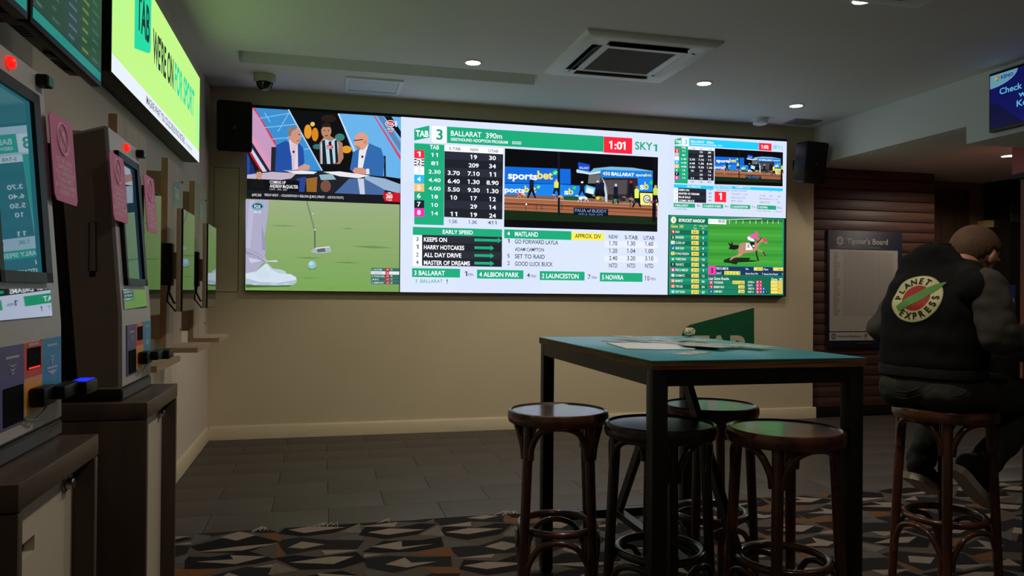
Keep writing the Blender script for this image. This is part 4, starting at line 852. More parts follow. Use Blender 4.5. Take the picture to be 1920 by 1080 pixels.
# things on the table
def sheet(pts, th, name, label, cat, m, curl=0, grp=None):
    b = MB(); c = sum((V((x, y, 0)) for x, y in pts), V()) / len(pts)
    b.prism([(x, y, 1.0506) for x, y in pts], (0, 0, th), m)
    o = b.build(name, None, org=(c.x, c.y, 1.0506)); return tag(o, label, cat, grp)
FORM = mat('form_paper', (206, 206, 198), .45, var=0, scale=60, c2=(150, 160, 152), stretch=(1, .4, 1))
NEWS = mat('newsprint', (205, 203, 198), .7, var=0, scale=90, c2=(168, 168, 164), stretch=(1, .5, 1))
sheet([(1.06, 2.53), (1.16, 2.47), (1.29, 2.46), (1.315, 2.5), (1.30, 2.58), (1.34, 2.7), (1.31, 2.78), (1.10, 2.83)], .004, 'newspaper', 'folded white printed sheet lying nearest the left of the teal tabletop', 'paper', PAPER)
random.seed(11)
spots = [(1.22, 2.93, .5), (1.33, 2.87, .35), (1.42, 2.93, .2), (1.37, 2.75, .45), (1.45, 2.70, .3), (1.40, 2.60, .5), (1.47, 2.56, .35), (1.53, 2.50, .4), (1.36, 2.5, .55), (1.49, 2.82, .3), (1.28, 3.02, .3)]
SL = ['grey slip at the left end of the scatter, behind the white sheet', 'grey slip directly behind the right end of the white sheet', 'grey slip at the rear of the scatter, right of the tissue ball', 'grey slip touching the right end of the white sheet', 'grey slip in the middle of the scatter on the teal table', 'grey slip at the front of the scatter, right of the white sheet',
 'grey slip second from the right end of the scatter', 'rightmost grey slip, nearest the right table edge', 'grey slip at the front right of the white sheet, lowest of the scatter', 'grey slip in the back row, right of the middle', 'farthest grey slip, just left of the tissue ball']
b0 = None
for i, (x, y, a) in enumerate(spots):
    if b0 is None:
        m_ = MB(); m_.box((-.05, -.085, 0), (.05, .085, .0012), FORM); b0 = m_.build('betting_slip', None); o = b0
        tag(o, 'grey printed slips scattered over the back half of the teal tabletop', 'slip', 'slips on the table')
    else:
        o = b0.copy(); COL.objects.link(o)
    o.location = (x, y, 1.0507 + .0014 * i); o.rotation_euler = (0, 0, a)
    o['label'] = SL[i]
m_ = MB(); m_.box((-.035, -.09, 0), (.035, .09, .0012), FORM); o = m_.build('betting_slip', None); o.location = (1.215, 2.335, 1.0507); o.rotation_euler = (0, 0, -.9); tag(o, 'single grey slip lying apart at the front of the tabletop', 'slip')
def crumple(name, loc, r, label, m, seed, cat='tissue'):
    random.seed(seed); bm = bmesh.new(); bmesh.ops.create_icosphere(bm, subdivisions=3, radius=r)
    for v in bm.verts:
        v.co *= random.uniform(.68, 1.18); v.co.z *= .8
    zm = min(v.co.z for v in bm.verts)
    me = bpy.data.meshes.new(name)
    for v in bm.verts: v.co.z -= zm
    bm.to_mesh(me); bm.free(); me.materials.append(m)
    o = bpy.data.objects.new(name, me); COL.objects.link(o); o.location = loc; tag(o, label, cat); return o
crumple('crumpled_tissue', (1.69, 3.27, 1.0507), .026, 'crumpled cream tissue ball at the far edge of the teal tabletop', TISSUE, 5)
crumple('crumpled_tissue', (1.57, 2.40, .003), .034, 'crumpled white tissue lying on the carpet under the front right stool', PAPER, 9)

# ------------------------------------------------------------------ bentwood stools
def bez(pts, n=6):
    out = []; P_ = [V(p) for p in pts]; P_ = [P_[0] * 2 - P_[1]] + P_ + [P_[-1] * 2 - P_[-2]]
    for i in range(1, len(P_) - 2):
        for k in range(n):
            t = k / n; a, b_, c, d = P_[i - 1:i + 3]
            out.append(.5 * ((2 * b_) + (c - a) * t + (2 * a - 5 * b_ + 4 * c - d) * t * t + (3 * b_ - a - 3 * c + d) * t ** 3))
    out.append(P_[-2]); return out
def make_stool(m, label):
    t = thing('bar_stool', (0, 0, 0), label, 'stool', 'round bentwood bar stools')
    b = MB(); b.lathe([(0.0, .789), (.150, .789), (.168, .782), (.172, .772), (.182, .776), (.1865, .790), (.1865, .806), (.182, .817), (.174, .819), (.168, .814)], (0, 0, 0), m, n=56); st = b.build('seat_rim', t)
    b = MB(); b.lathe([(.172, .800), (.171, .812), (.165, .811), (.12, .8085), (.06, .808), (0.0, .808)], (0, 0, 0), m, n=56); b.build('seat', t)
    zr = .395; rr = .1395
    leg = lambda z: .150 + (.782 - z) * .048
    D = lambda a, r, z: V((r * math.cos(a), r * math.sin(a), z))
    for k in range(4):
        a = math.pi / 4 + k * math.pi / 2
        b = MB(); zz = [.785, .70, .5, .3, .1, .001]
        b.tube([D(a, leg(z), z) for z in zz], [.0195, .0185, .0175, .0165, .0155, .015], m, n=14); b.build('leg', t)
    for k in range(4):
        a0 = math.pi / 4 + k * math.pi / 2; a1 = a0 + math.pi / 2; am = (a0 + a1) / 2
        e = .19
        pts = [D(a0 + e * .55, .158, .655), D(a0 + e * .75, .160, .70), D(a0 + e * 1.6, .160, .748), D(am - .26, .157, .770), D(am, .155, .775), D(am + .26, .157, .770), D(a1 - e * 1.6, .160, .748), D(a1 - e * .75, .160, .70), D(a1 - e * .55, .158, .655)]
        b = MB(); b.tube(bez(pts, 5), .0118, m, n=10); b.build('upper_bracket', t)
        pts = [D(a0 + e * .5, .172, .235), D(a0 + e * .65, .170, .285), D(a0 + e * 1.7, .160, .345), D(am - .22, .148, .365), D(am, .146, .369), D(am + .22, .148, .365), D(a1 - e * 1.7, .160, .345), D(a1 - e * .65, .170, .285), D(a1 - e * .5, .172, .235)]
        b = MB(); b.tube(bez(pts, 5), .0108, m, n=10); b.build('lower_bracket', t)
    b = MB(); b.tube([D(2 * math.pi * k / 48, rr, zr) for k in range(48)], .0135, m, n=12, closed=True); b.build('foot_ring', t)
    return t
def angle(x, y, off): return math.atan2(y, x) - math.pi / 4 + off   # diamond towards the viewer, then turned by off
ZP = .0024
s1 = make_stool(VARN, 'leftmost brown bentwood stool at the table, in front of the tiles'); s1.location = (.851, 2.677, ZP); s1.rotation_euler.z = angle(.851, 2.677, .82)
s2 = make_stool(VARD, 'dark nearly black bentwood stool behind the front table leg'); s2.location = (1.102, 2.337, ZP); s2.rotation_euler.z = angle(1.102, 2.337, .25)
dup(s1, (1.478, 2.691, ZP), 0, 'brown bentwood stool at the back, under the far side of the table')
dup(s1, (1.458, 2.165, ZP), angle(1.474, 2.18, -.12), 'brown bentwood stool at front right with a tissue beneath it')
dup(s1, (2.358, 2.45, ZP), angle(2.358, 2.45, .05), 'brown bentwood stool carrying the seated person at the right')

# ------------------------------------------------------------------ ceiling fittings
def downlight(x, y, z, label):
    t = thing('downlight', (x, y, z), label, 'light', 'round recessed ceiling lights')
    b = MB(); b.lathe([(.052, -.001), (.056, -.006), (.064, -.006), (.066, -.001)], (x, y, z), ACW, n=32); b.build('trim_ring', t)
    b = MB(); b.lathe([(.052, -.0022), (0, -.0022)], (x, y, z), DLE, n=32); b.build('lamp_lens', t)
downlight(1.066, 5.488, ZC, 'lit round ceiling downlight left of the air conditioner'); downlight(2.967, 5.527, ZC, 'lit round ceiling downlight just right of the air conditioner')
downlight(4.11, 5.957, ZC, 'lit round ceiling downlight nearest the bulkhead, before the smoke alarm'); downlight(2.998, 3.723, ZC, 'lit round ceiling downlight cut by the top frame edge')
downlight(6.236, 5.754, ZL, 'lit round downlight in the low ceiling by the pink machine')
def cassette(x0, x1, y0, y1, label):
    t = thing('ceiling_air_conditioner', ((x0 + x1) / 2, (y0 + y1) / 2, ZC), label, 'air conditioner')
    L = x1 - x0; z0 = ZC - .032; cx, cy = (x0 + x1) / 2, (y0 + y1) / 2
    so, si, sh = L * .105, L * .185, L * .30       # slot band offsets from the edge, half-length
    b = MB()
    # fascia: chamfered outer ring, bands around four slots, inner frame
    def ring(h0, z_0, h1, z_1):
        A = [(cx - h0, cy - h0, z_0), (cx + h0, cy - h0, z_0), (cx + h0, cy + h0, z_0), (cx - h0, cy + h0, z_0)]; B_ = [(cx - h1, cy - h1, z_1), (cx + h1, cy - h1, z_1), (cx + h1, cy + h1, z_1), (cx - h1, cy + h1, z_1)]
        for i in range(4): j = (i + 1) % 4; b.face([A[i], A[j], B_[j], B_[i]], ACW)
    H = L / 2
    ring(H, ZC, H, ZC - .012); ring(H, ZC - .012, H - .03, z0); ring(H - .03, z0, H - so, z0)
    hi = H - si
    ring(hi, z0, hi - .05, z0 - .004); ring(hi - .05, z0 - .004, hi - .055, z0)
    for k in range(4):
        R4 = Matrix.Translation((cx, cy, 0)) @ Matrix.Rotation(k * math.pi / 2, 4, 'Z')
        for (a0, a1) in ((-(H - so), -sh), (sh, H - so)): b.face([R4 @ V(p) for p in ((a0, -(H - so), z0), (a1, -(H - so), z0), (a1 if abs(a1) < hi else math.copysign(hi, a1), -hi, z0), (a0 if abs(a0) < hi else math.copysign(hi, a0), -hi, z0))], ACW)
    b.build('fascia', t)
    b = MB(); b.box((cx - hi + .055, cy - hi + .055, z0 + .001), (cx + hi - .055, cy + hi - .055, z0 + .008), ACG); g = b.build('intake_grille', t)
    b = MB(); n = 36; w2 = hi - .055
    for i in range(n): xx = cx - w2 + (i + .5) * 2 * w2 / n; b.box((xx - .0015, cy - w2, z0 - .0006), (xx + .0015, cy + w2, z0 + .002), ACG)
    for i in range(n): yy = cy - w2 + (i + .5) * 2 * w2 / n; b.box((cx - w2, yy - .001, z0 - .0004), (cx + w2, yy + .001, z0 + .002), ACG)
    b.build('grille_bars', g, kind='stuff')
    BR = mat('brown_flap', (112, 98, 78), .6)
    for k in range(4):
        R4 = Matrix.Translation((cx, cy, 0)) @ Matrix.Rotation(k * math.pi / 2, 4, 'Z')
        b = MB(); b.box((-sh, -(H - so), z0 + .015), (sh, -hi, z0 + .03), BLACK, T=R4); b.build('air_slot', t)
        b = MB(); ang = (.95, .35, 1.35, .75)[k]
        T = R4 @ Matrix.Translation((0, -(H - so) + .045, z0 + .004)) @ Matrix.Rotation(ang if k != 2 else -.6, 4, 'X')
        b.box((-sh + .006, -.032, -.003), (sh - .006, .032, .003), (BLACK, ACW, BR, BLACK)[k], T=T); b.build('flap', t)
    return t
cassette(1.637, 2.607, 4.585, 5.55, 'square white ceiling air conditioner with grey intake grille')
cassette(2.39, 3.36, 2.74, 3.71, 'second ceiling air conditioner, only its far corner showing at the top edge')
# dome camera, smoke alarm, hatch, vent
t = thing('dome_camera', (-.455, 6.25, ZC), 'small dome security camera under the ceiling above the left speaker', 'camera')
b = MB(); b.lathe([(.085, 0), (.085, -.045), (.076, -.06), (.06, -.062)], (-.455, 6.25, ZC), mat('camera_housing', (190, 190, 170), .4), n=36); b.build('housing', t)
b = MB(); b.lathe([(.064, -.06)] + [(.064 * math.cos(a), -.06 - .064 * math.sin(a)) for a in [i * math.pi / 16 for i in range(1, 8)]] + [(0, -.124)], (-.455, 6.25, ZC), GLASS, n=32); b.build('dome', t)
t = thing('smoke_alarm', (4.09, 6.5, ZC), 'white round smoke alarm near the right end of the back wall', 'smoke alarm')
b = MB(); b.lathe([(.075, 0), (.075, -.02), (.072, -.024)], (4.09, 6.5, ZC), ACW, n=32); b.build('base', t)
b = MB(); b.lathe([(.062, -.022), (.062, -.034), (.07, -.036), (.068, -.05), (.05, -.058), (0, -.06)], (4.09, 6.5, ZC), ACW, n=32); b.build('cover', t)
t = thing('ceiling_hatch', (.395, 6.32, ZC), 'white framed access hatch in the ceiling above the studio picture', 'hatch')
b = MB(); x0, x1, y0, y1 = .168, .622, 6.11, 6.53
for lo, hi in (((x0, y0), (x1, y0 + .028)), ((x0, y1 - .028), (x1, y1)), ((x0, y0 + .028), (x0 + .028, y1 - .028)), ((x1 - .028, y0 + .028), (x1, y1 - .028))): b.box((*lo, ZC - .014), (*hi, ZC), ACW)
b.build('frame', t); b = MB(); b.box((x0 + .03, y0 + .03, ZC - .004), (x1 - .03, y1 - .03, ZC), CEIL); b.build('panel', t)
t = thing('ceiling_vent', (4.55, 6.49, ZC), 'flat square grey vent in the ceiling corner by the bulkhead', 'vent')
b = MB(); b.box((4.40, 6.39, ZC - .008), (4.70, 6.60, ZC), mat('vent_grey', (150, 150, 152), .5)); b.build('plate', t)
b = MB()
for i in range(7): b.box((4.42, 6.41 + i * .026, ZC - .011), (4.68, 6.42 + i * .026, ZC - .0082), MATS['vent_grey'])
b.build('vent_bars', t, kind='stuff')
# ------------------------------------------------------------------ loudspeakers
def speaker(c, yaw, pitch, label, foot):
    t = thing('loudspeaker', c, label, 'speaker', 'black loudspeakers beside the big screen')
    T = Matrix.Translation(c) @ Matrix.Rotation(yaw, 4, 'Z') @ Matrix.Rotation(pitch, 4, 'X')
    w2, h2, d = .135, .202, .17
    b = MB()
    def rr(w_, h_, y, r=.02):
        out = []
        for sx, sz, a in ((1, 1, 0), (-1, 1, 90), (-1, -1, 180), (1, -1, 270)):
            for k in range(4):
                an = math.radians(a + k * 30); out.append(T @ V((sx * (w_ - r) + r * math.cos(an), y, sz * (h_ - r) + r * math.sin(an))))
        return out
    b.grid([rr(w2 * .8, h2 * .92, d / 2), rr(w2 * .82, h2 * .94, d / 2), rr(w2, h2, -d / 2 + .03), rr(w2, h2, -d / 2 + .004)], BLACK, smooth=False); b.face(rr(w2 * .8, h2 * .92, d / 2), BLACK); b.build('enclosure', t)
    b = MB(); b.grid([rr(w2 - .001, h2 - .001, -d / 2 + .004), rr(w2 - .004, h2 - .004, -d / 2 - .006), rr(.03, .05, -d / 2 - .012, .01)], GRILLE, smooth=False); b.face(rr(.03, .05, -d / 2 - .012, .01)[::-1], GRILLE); g = b.build('grille', t)
    b = MB(); b.box((-.009, -d / 2 - .0145, -.02), (.009, -d / 2 - .0122, .0), mat('badge_frame', (120, 120, 120), .4), T=T); b.box((-.006, -d / 2 - .0155, -.017), (.006, -d / 2 - .0146, -.003), BLACK, T=T); b.build('badge', g)
    b = MB(); p = T @ V((0, d / 2, 0)); b.tube([p, (p.x + .02, foot - .03, p.z), (p.x + .02, foot, p.z)], .018, BLACK); b.box((p.x - .01, foot - .012, p.z - .05), (p.x + .05, foot, p.z + .05), BLACK); b.build('bracket', t)
speaker((-.705, 6.56, 2.59), math.radians(4), math.radians(8), 'black loudspeaker at the top left corner of the big screen', YB)
speaker((4.635, 6.50, 2.55), math.radians(10), math.radians(8), 'black loudspeaker right of the big screen, under the bulkhead', YB)
# flush access panel and the green logo painted on the back wall
t = thing('access_panel', (-.785, YB, 1.76), 'flush painted access panel in the wall under the left speaker', 'panel')
b = MB(); b.box((-.884, YB - .0015, 1.236), (-.684, YB, 2.28), BLACK); b.build('shadow_gap', t)
b = MB(); b.box((-.880, YB - .004, 1.240), (-.688, YB - .0016, 2.276), PAINT); b.build('panel_face', t)
t = thing('wall_decal', (3.4, YB, .6), 'dark green slanted decal with cut-out letters on the wall behind the table', 'decal')
GD = mat('green_decal', (16, 92, 58), .5, var=.02); b = MB()
def wp(px, py, o=.001): return on(1, YB - o, px, py)
pts = [(1414, 577), (1414, 676), (1274, 733), (1278, 630), (1281, 620), (1287, 613), (1294, 609)]
b.prism([wp(*p) for p in pts], (0, .0008, 0), GD); b.build('decal_shape', t)
b = MB(); a = wp(1292, 672, .0016); c = wp(1400, 672, .0016); text(b, 'TAB', a, (1, 0, 0), (0, 0, 1), wp(1292, 630).z - a.z, PAINT, None, w=c.x - a.x, bold=.04); b.build('decal_lettering', t)
b = MB(); a = wp(1105, 692); c = wp(1262, 692); text(b, "WE'RE ON", a, (1, 0, 0), (0, 0, 1), wp(1105, 656).z - a.z, GD, None, w=c.x - a.x, bold=.04); b.build('slogan_lettering', t)
# tipping board on the timber wall
t = thing('tipping_board', (5.5, YW, .7), 'navy framed tipping board with a printed grid on the timber wall', 'board')
x0, x1, z0, z1 = 5.07, 5.98, .705, 1.93; yb_ = YW - .004
b = MB(); b.box((x0, yb_ - .02, z0), (x1, yb_, z1), NAVY, bev=.003); b.build('backing', t)
b = MB(); pw = (176, 170, 162); yy = yb_ - .0205
def brect(xa, za, xb, zb, c, lv=0): b.face([(xa, yy - .0003 * lv, za), (xb, yy - .0003 * lv, za), (xb, yy - .0003 * lv, zb), (xa, yy - .0003 * lv, zb)], SIGNP, c)
brect(5.095, .878, 5.925, 1.728, pw); brect(5.095, .782, 5.925, .868, pw)
for i in range(44): brect(5.11, .905 + i * .0186, 5.92, .9062 + i * .0186, (150, 146, 142), 1)
for i in range(8): brect(5.25 + i * .09, .89, 5.252 + i * .09, 1.72, (150, 146, 142), 1)
random.seed(4)
for i in range(36):
    z = 1.70 - i * .0186; brect(5.14, z - .009, 5.14 + random.uniform(.04, .09), z - .003, (110, 108, 110), 2)
    for k in range(26): brect(5.262 + k * .0235, z - .010, 5.262 + k * .0235 + .014, z - .004, (120, 118, 122), 2)
brect(5.25, 1.728, 5.925, 1.736, (40, 44, 70), 2); brect(5.16, 1.752, 5.29, 1.757, (130, 128, 130), 1); brect(5.56, 1.752, 5.70, 1.757, (130, 128, 130), 1)
text(b, "Tipster's Board", (5.30, yy - .0008, 1.79), (1, 0, 0), (0, 0, 1), .058, SIGNP, (178, 170, 160), w=.50, bold=.018)
def hexa(cx, cz, r, c, lv): b.face([(cx + r * .88 * math.sin(math.pi * k / 3), yy - .0003 * lv, cz + r * math.cos(math.pi * k / 3)) for k in range(6)][::-1], SIGNP, c)
hexa(5.215, 1.818, .052, (178, 170, 160), 1); hexa(5.215, 1.818, .043, (22, 26, 48), 2); hexa(5.215, 1.818, .037, (178, 170, 160), 3); hexa(5.215, 1.818, .024, (22, 26, 48), 4); text(b, 'V', (5.200, yy - .002, 1.802), (1, 0, 0), (0, 0, 1), .032, SIGNP, (178, 170, 160), bold=.02)
hexa(5.145, .825, .034, (40, 44, 60), 1); hexa(5.145, .825, .022, (150, 146, 140), 2); text(b, 'Proudly the Official Beer of', (5.19, yy - .0006, .815), (1, 0, 0), (0, 0, 1), .02, SIGNP, (60, 60, 66), w=.29, bold=.02)
b.face([(5.535 + .02 * math.cos(k * .5236), yy - .0006, .83 + .024 * math.sin(k * .5236)) for k in range(12)], SIGNP, (130, 112, 60)); brect(5.52, .79, 5.55, .795, (110, 100, 70), 1)
brect(5.60, .848, 5.67, .855, (150, 50, 46), 1); brect(5.63, .80, 5.642, .85, (40, 40, 44), 1); brect(5.612, .825, 5.66, .834, (40, 40, 44), 2)
b.build('printed_sheet', t)
b = MB(); b.box((5.42, yb_ - .03, z0 + .035), (5.62, yb_ - .02, z0 + .042), STEEL); b.build('pen_rail', t)
# monitor on the bulkhead
t = thing('wall_monitor', (XR, 4.2, 2.47), 'blue lit monitor mounted on the white bulkhead at the right edge', 'monitor')
ya, yb2, z0, z1, xf = 4.592, 3.83, 2.468, 2.905, XR - .056
b = MB(); b.box((xf, yb2, z0), (XR - .012, ya, z1), BLACK, bev=.004); b.build('frame', t)
b = MB(); b.box((xf - .002, yb2 + .004, z0 + .004), (xf + .002, ya - .004, z0 + .018), mat('silver_trim', (90, 90, 96), .3, metal=.6)); b.build('bottom_trim', t)
b = MB(); b.box((XR - .013, 4.1, z0 + .1), (XR, 4.35, z0 + .3), BLACK); b.build('bracket', t)
b = MB(); K = Draw(b, TVM, 0, xf - .0006, ident, (0, -1, 0), (-1, 0, 0), .0003)
Hh = z1 - z0 - .05; Ww = ya - yb2 - .02
def kp(u, v, lv=0): return V((xf - .0006 - .0003 * lv, ya - .01 - Ww * u, z0 + .03 + Hh * v))
b.face([kp(0, 0), kp(1, 0), kp(1, 1), kp(0, 1)], TVM, (9, 12, 84))
b.face([kp(.35, 0, 1), kp(1, 0, 1), kp(1, 1, 1), kp(.55, 1, 1)], TVM, (12, 18, 108)); b.face([kp(0, 0, 1), kp(.35, 0, 1), kp(.12, .4, 1), kp(0, .5, 1)], TVM, (7, 9, 52))
b.face([kp(0, 1, 2)] + [kp(.31 * math.cos(a), 1 - .25 * math.sin(a), 2) for a in [math.pi / 2 * k / 10 for k in range(10, -1, -1)]], TVM, (96, 146, 170))
for p, c in (([(.055, .95), (.055, .885), (.10, .915)], (200, 160, 40)), ([(.075, .955), (.12, .93), (.10, .915)], (200, 50, 50)), ([(.055, .885), (.10, .865), (.10, .915)], (40, 140, 60))): b.face([kp(*q, 3) for q in p], TVM, c)
text(b, 'KENO', kp(.125, .89, 3), (0, -1, 0), (0, 0, 1), .024, TVM, (14, 30, 120), w=.10, bold=.03)
for s_, u, v, wd in (('Check &', .11, .60, .33), ('with', .32, .45, .19), ('Keno', .30, .285, .22)): text(b, s_, kp(u, v, 3), (0, -1, 0), (0, 0, 1), Hh * .115, TVM, (90, 176, 206), w=Ww * wd, bold=.018)
b.build('monitor_picture', t)
# ------------------------------------------------------------------ right-hand side: high bench, pink machine, plates
t = thing('bar_bench', (3.0, 2.3, 0), 'black high bench at the right edge that the seated person leans on', 'bench')
b = MB(); b.box((2.60, 1.75, 1.0), (3.25, 2.86, 1.055), BLACKM, bev=.004); b.build('bench_top', t)
b = MB(); b.box((2.606, 1.752, 1.0556), (3.244, 2.854, 1.0562), mat('bench_gloss', (10, 10, 10), .35, spec=.3)); b.build('gloss_sheet', t)
for x, y in ((3.1, 1.85), (3.1, 2.72)):
    b = MB(); b.box((x, y, .003), (x + .06, y + .06, 1.0), BLACKM); b.build('leg', t)
b = MB(); b.box((3.1, 1.9, .10), (3.15, 2.73, .15), BLACKM); b.build('foot_rail', t)
def at(px, py, d): return EYE + (FPX * FW + (px - 960) * RT - (py - 540) * UP) * (d / FPX)
b = MB(); p = on(2, 1.0565, 1842, 640); b.prism([V((-.04, -.03, 0)), V((.05, -.03, 0)), V((.02, .03, 0))], (0, 0, .004), mat('cream_card', (206, 176, 110), .6)); b.prism([V((-.04, -.03, .004)), V((.05, -.03, .004)), V((.0, .0, .032))], (0, .004, 0), MATS['cream_card'])
tag(b.build('folded_card', None), 'small folded cream card on the black bench beside the elbow', 'card').location = (2.66, 2.52, 1.0565)
t = thing('promotional_machine', (5.8, 5.2, 0), 'tall pink framed machine with a blue screen at the right edge', 'machine')
PK = mat('pink_panel', (206, 112, 110), .5, var=.02); yq = 5.1; xq = lambda px: on(1, yq + .12, px, 400).x; zq = lambda py: on(1, yq, 1905, py).z
x0 = xq(1896); 
b = MB(); b.box((x0, yq, zq(323)), (x0 + .7, yq + .12, zq(268)), PK, bev=.01); h_ = b.build('header', t)
b = MB(); b.box((x0 - .02, yq - .01, zq(268)), (x0 + .72, yq + .13, zq(263)), mat('header_cap', (160, 60, 56), .5)); b.build('header_cap', h_)
b = MB(); b.box((x0 + .07, yq - .004, zq(312)), (x0 + .115, yq, zq(307)), PAPER); b.box((x0 + .07, yq - .004, zq(305)), (x0 + .115, yq, zq(302)), PAPER); b.build('header_mark', h_)
b = MB(); b.box((x0 - .005, yq - .01, zq(331)), (x0 + .705, yq + .12, zq(324)), NAVY); b.build('dark_band', t)
xs = xq(1913)
b = MB(); b.box((xs, yq + .02, 0), (xs + .6, yq + .118, zq(331)), mat('machine_body', (150, 84, 66), .5)); b.build('cabinet', t)
b = MB(); b.box((xs, yq, zq(430)), (xs + .6, yq + .02, zq(332)), PK); b.build('upper_frame', t)
b = MB(); b.box((xs + .005, yq + .005, zq(470)), (xs + .595, yq + .02, zq(431)), BLACK); b.face([(xs + .008, yq + .004, zq(468)), (xs + .59, yq + .004, zq(468)), (xs + .59, yq + .004, zq(432)), (xs + .008, yq + .004, zq(432))], TVM, (24, 52, 130)); b.build('blue_screen', t)
b = MB(); b.box((xs, yq, zq(600)), (xs + .6, yq + .02, zq(471)), mat('orange_panel', (150, 74, 30), .5)); b.build('lower_panel', t)
def plate(px0, py0, px1, py1, name, label, col):
    q = MB(); a = on(1, 6.895, px0, py1); c = on(1, 6.895, px1, py0); q.box((a.x, 6.892, a.z), (c.x, 6.9, c.z), mat(name + '_base', col, .5)); return q, a, c
t = thing('washroom_sign', (7.6, 6.9, 2.1), 'small washroom sign with two figures on the dark pillar', 'sign')
q, a, c = plate(1895, 384, 1917, 416, 'washroom_plate', '', (64, 62, 60)); q.build('plate', t)
q = MB(); hh = c.z - a.z; ww = c.x - a.x; IK = mat('sign_ink', (18, 17, 17), .6)
for u in (.28, .70):
    cx = a.x + ww * u
    for k in (0,): q.prism([(cx + .022 * math.cos(i * .785), 6.8915, a.z + hh * .84 + .022 * math.sin(i * .785)) for i in range(8)], (0, .0005, 0), IK)
    q.prism([(cx - .03, 6.8915, a.z + hh * .74), (cx + .03, 6.8915, a.z + hh * .74), (cx + (.03 if u < .5 else .05), 6.8915, a.z + hh * .5), (cx + .015, 6.8915, a.z + hh * .5), (cx + .015, 6.8915, a.z + hh * .3), (cx - .015, 6.8915, a.z + hh * .3), (cx - .015, 6.8915, a.z + hh * .5), (cx - (.03 if u < .5 else .05), 6.8915, a.z + hh * .5)], (0, .0005, 0), IK)
text(q, 'Toilets', (a.x + ww * .2, 6.8912, a.z + hh * .1), (1, 0, 0), (0, 0, 1), hh * .12, IK, None, w=ww * .6); q.build('pictogram', t, kind='stuff')
t = thing('counter_leaflets', (5.3, 5.0, 0), 'blue and white leaflet panel low on the dark pillar behind the arm', 'leaflets')
q = MB(); a = on(1, 6.88, 1886, 590); c = on(1, 6.88, 1904, 534); q.box((a.x, 6.88, a.z), (c.x, 6.9, c.z), mat('leaflet_blue', (40, 60, 130), .5)); q.build('panel', t)
q = MB(); q.box((a.x + .03, 6.874, a.z + .05), (c.x - .02, 6.88, a.z + (c.z - a.z) * .55), mat('leaflet_grey', (150, 140, 140), .6)); q.build('leaflet', t)

# ------------------------------------------------------------------ the seated person
def blob(name, parts, m, vox=.011, smooth=6, parent=None, org=None, planes=None):
    bm = bmesh.new()
    for p in parts:
        if p[0] == 'cap':
            _, a, ra, c, rc = p[:5]; a, c = V(a), V(c); d = c - a; L = d.length; t = d.normalized()
            u = t.orthogonal().normalized(); w_ = t.cross(u); n = 18; rows = []
            prof = [(-ra * math.cos(k * math.pi / 10), ra * math.sin(k * math.pi / 10)) for k in range(0, 6)] + [(L + rc * math.sin(k * math.pi / 10), rc * math.cos(k * math.pi / 10)) for k in range(0, 6)]
            for z, r in prof:
                r = max(r, 1e-4); rows.append([bm.verts.new(a + t * z + (u * math.cos(2 * math.pi * k / n) + w_ * math.sin(2 * math.pi * k / n)) * r) for k in range(n)])
            for q in range(len(rows) - 1):
                for k in range(n): bm.faces.new((rows[q][k], rows[q][(k + 1) % n], rows[q + 1][(k + 1) % n], rows[q + 1][k]))
            bm.faces.new(rows[0][::-1]); bm.faces.new(rows[-1])
        elif p[0] == 'ell':
            _, c, ax, ay, az = p; n = 24
            r = bmesh.ops.create_uvsphere(bm, u_segments=n, v_segments=14, radius=1)
            for v in r['verts']: co_ = v.co.copy(); v.co = V(c) + V(ax) * co_.x + V(ay) * co_.y + V(az) * co_.z
        elif p[0] == 'loft':
            rows = []; n = 28
            for c, u, w_ in p[1]:
                c, u, w_ = V(c), V(u), V(w_); row = []
                for k in range(n):
                    a = 2 * math.pi * k / n; ca, sa = math.cos(a), math.sin(a)
                    row.append(bm.verts.new(c + u * (math.copysign(abs(ca) ** .8, ca)) + w_ * (math.copysign(abs(sa) ** .8, sa))))
                rows.append(row)
            for q in range(len(rows) - 1):
                for k in range(n): bm.faces.new((rows[q][k], rows[q][(k + 1) % n], rows[q + 1][(k + 1) % n], rows[q + 1][k]))
            bm.faces.new(rows[0][::-1]); bm.faces.new(rows[-1])
    bmesh.ops.recalc_face_normals(bm, faces=bm.faces)
    me = bpy.data.meshes.new(name); bm.to_mesh(me); bm.free()
    o = bpy.data.objects.new(name, me); COL.objects.link(o)
    r = o.modifiers.new('r', 'REMESH'); r.mode = 'VOXEL'; r.voxel_size = vox
    if smooth: s_ = o.modifiers.new('s', 'SMOOTH'); s_.iterations = smooth; s_.factor = .5
    dg = bpy.context.evaluated_depsgraph_get(); ev = o.evaluated_get(dg)
    me2 = bpy.data.meshes.new_from_object(ev); bpy.data.objects.remove(o)
    me2.name = name; me2.materials.clear(); me2.materials.append(m)
    for p in me2.polygons: p.use_smooth = True
    world = [v.co.copy() for v in me2.vertices]; polys = [tuple(p.vertices) for p in me2.polygons]
    o0 = V(parent['_o']) if parent is not None else V((0, 0, 0))
    me2.transform(Matrix.Translation(-o0))
    o = bpy.data.objects.new(name, me2); COL.objects.link(o)
    if parent is not None: o.parent = parent
    o['_o'] = tuple(o0)
    return o, BVHTree.FromPolygons(world, polys)
def fold(o, amp, sc_, seed=0):      # cloth folds: push vertices along normals with layered noise
    from mathutils import noise
    me = o.data; ns = [v.normal.copy() for v in me.vertices]
    for v, n in zip(me.vertices, ns):
        p = v.co * sc_ + V((seed, 0, 0)); v.co += n * amp * (noise.noise(V((p.x * .6, p.y * .6, p.z * 1.6))) + .5 * noise.noise(p * 2.3))
HOOD = mat('hoodie_black', (21, 20, 20), .9, var=.06, scale=300, bump=.25, bscale=400, spec=.2)
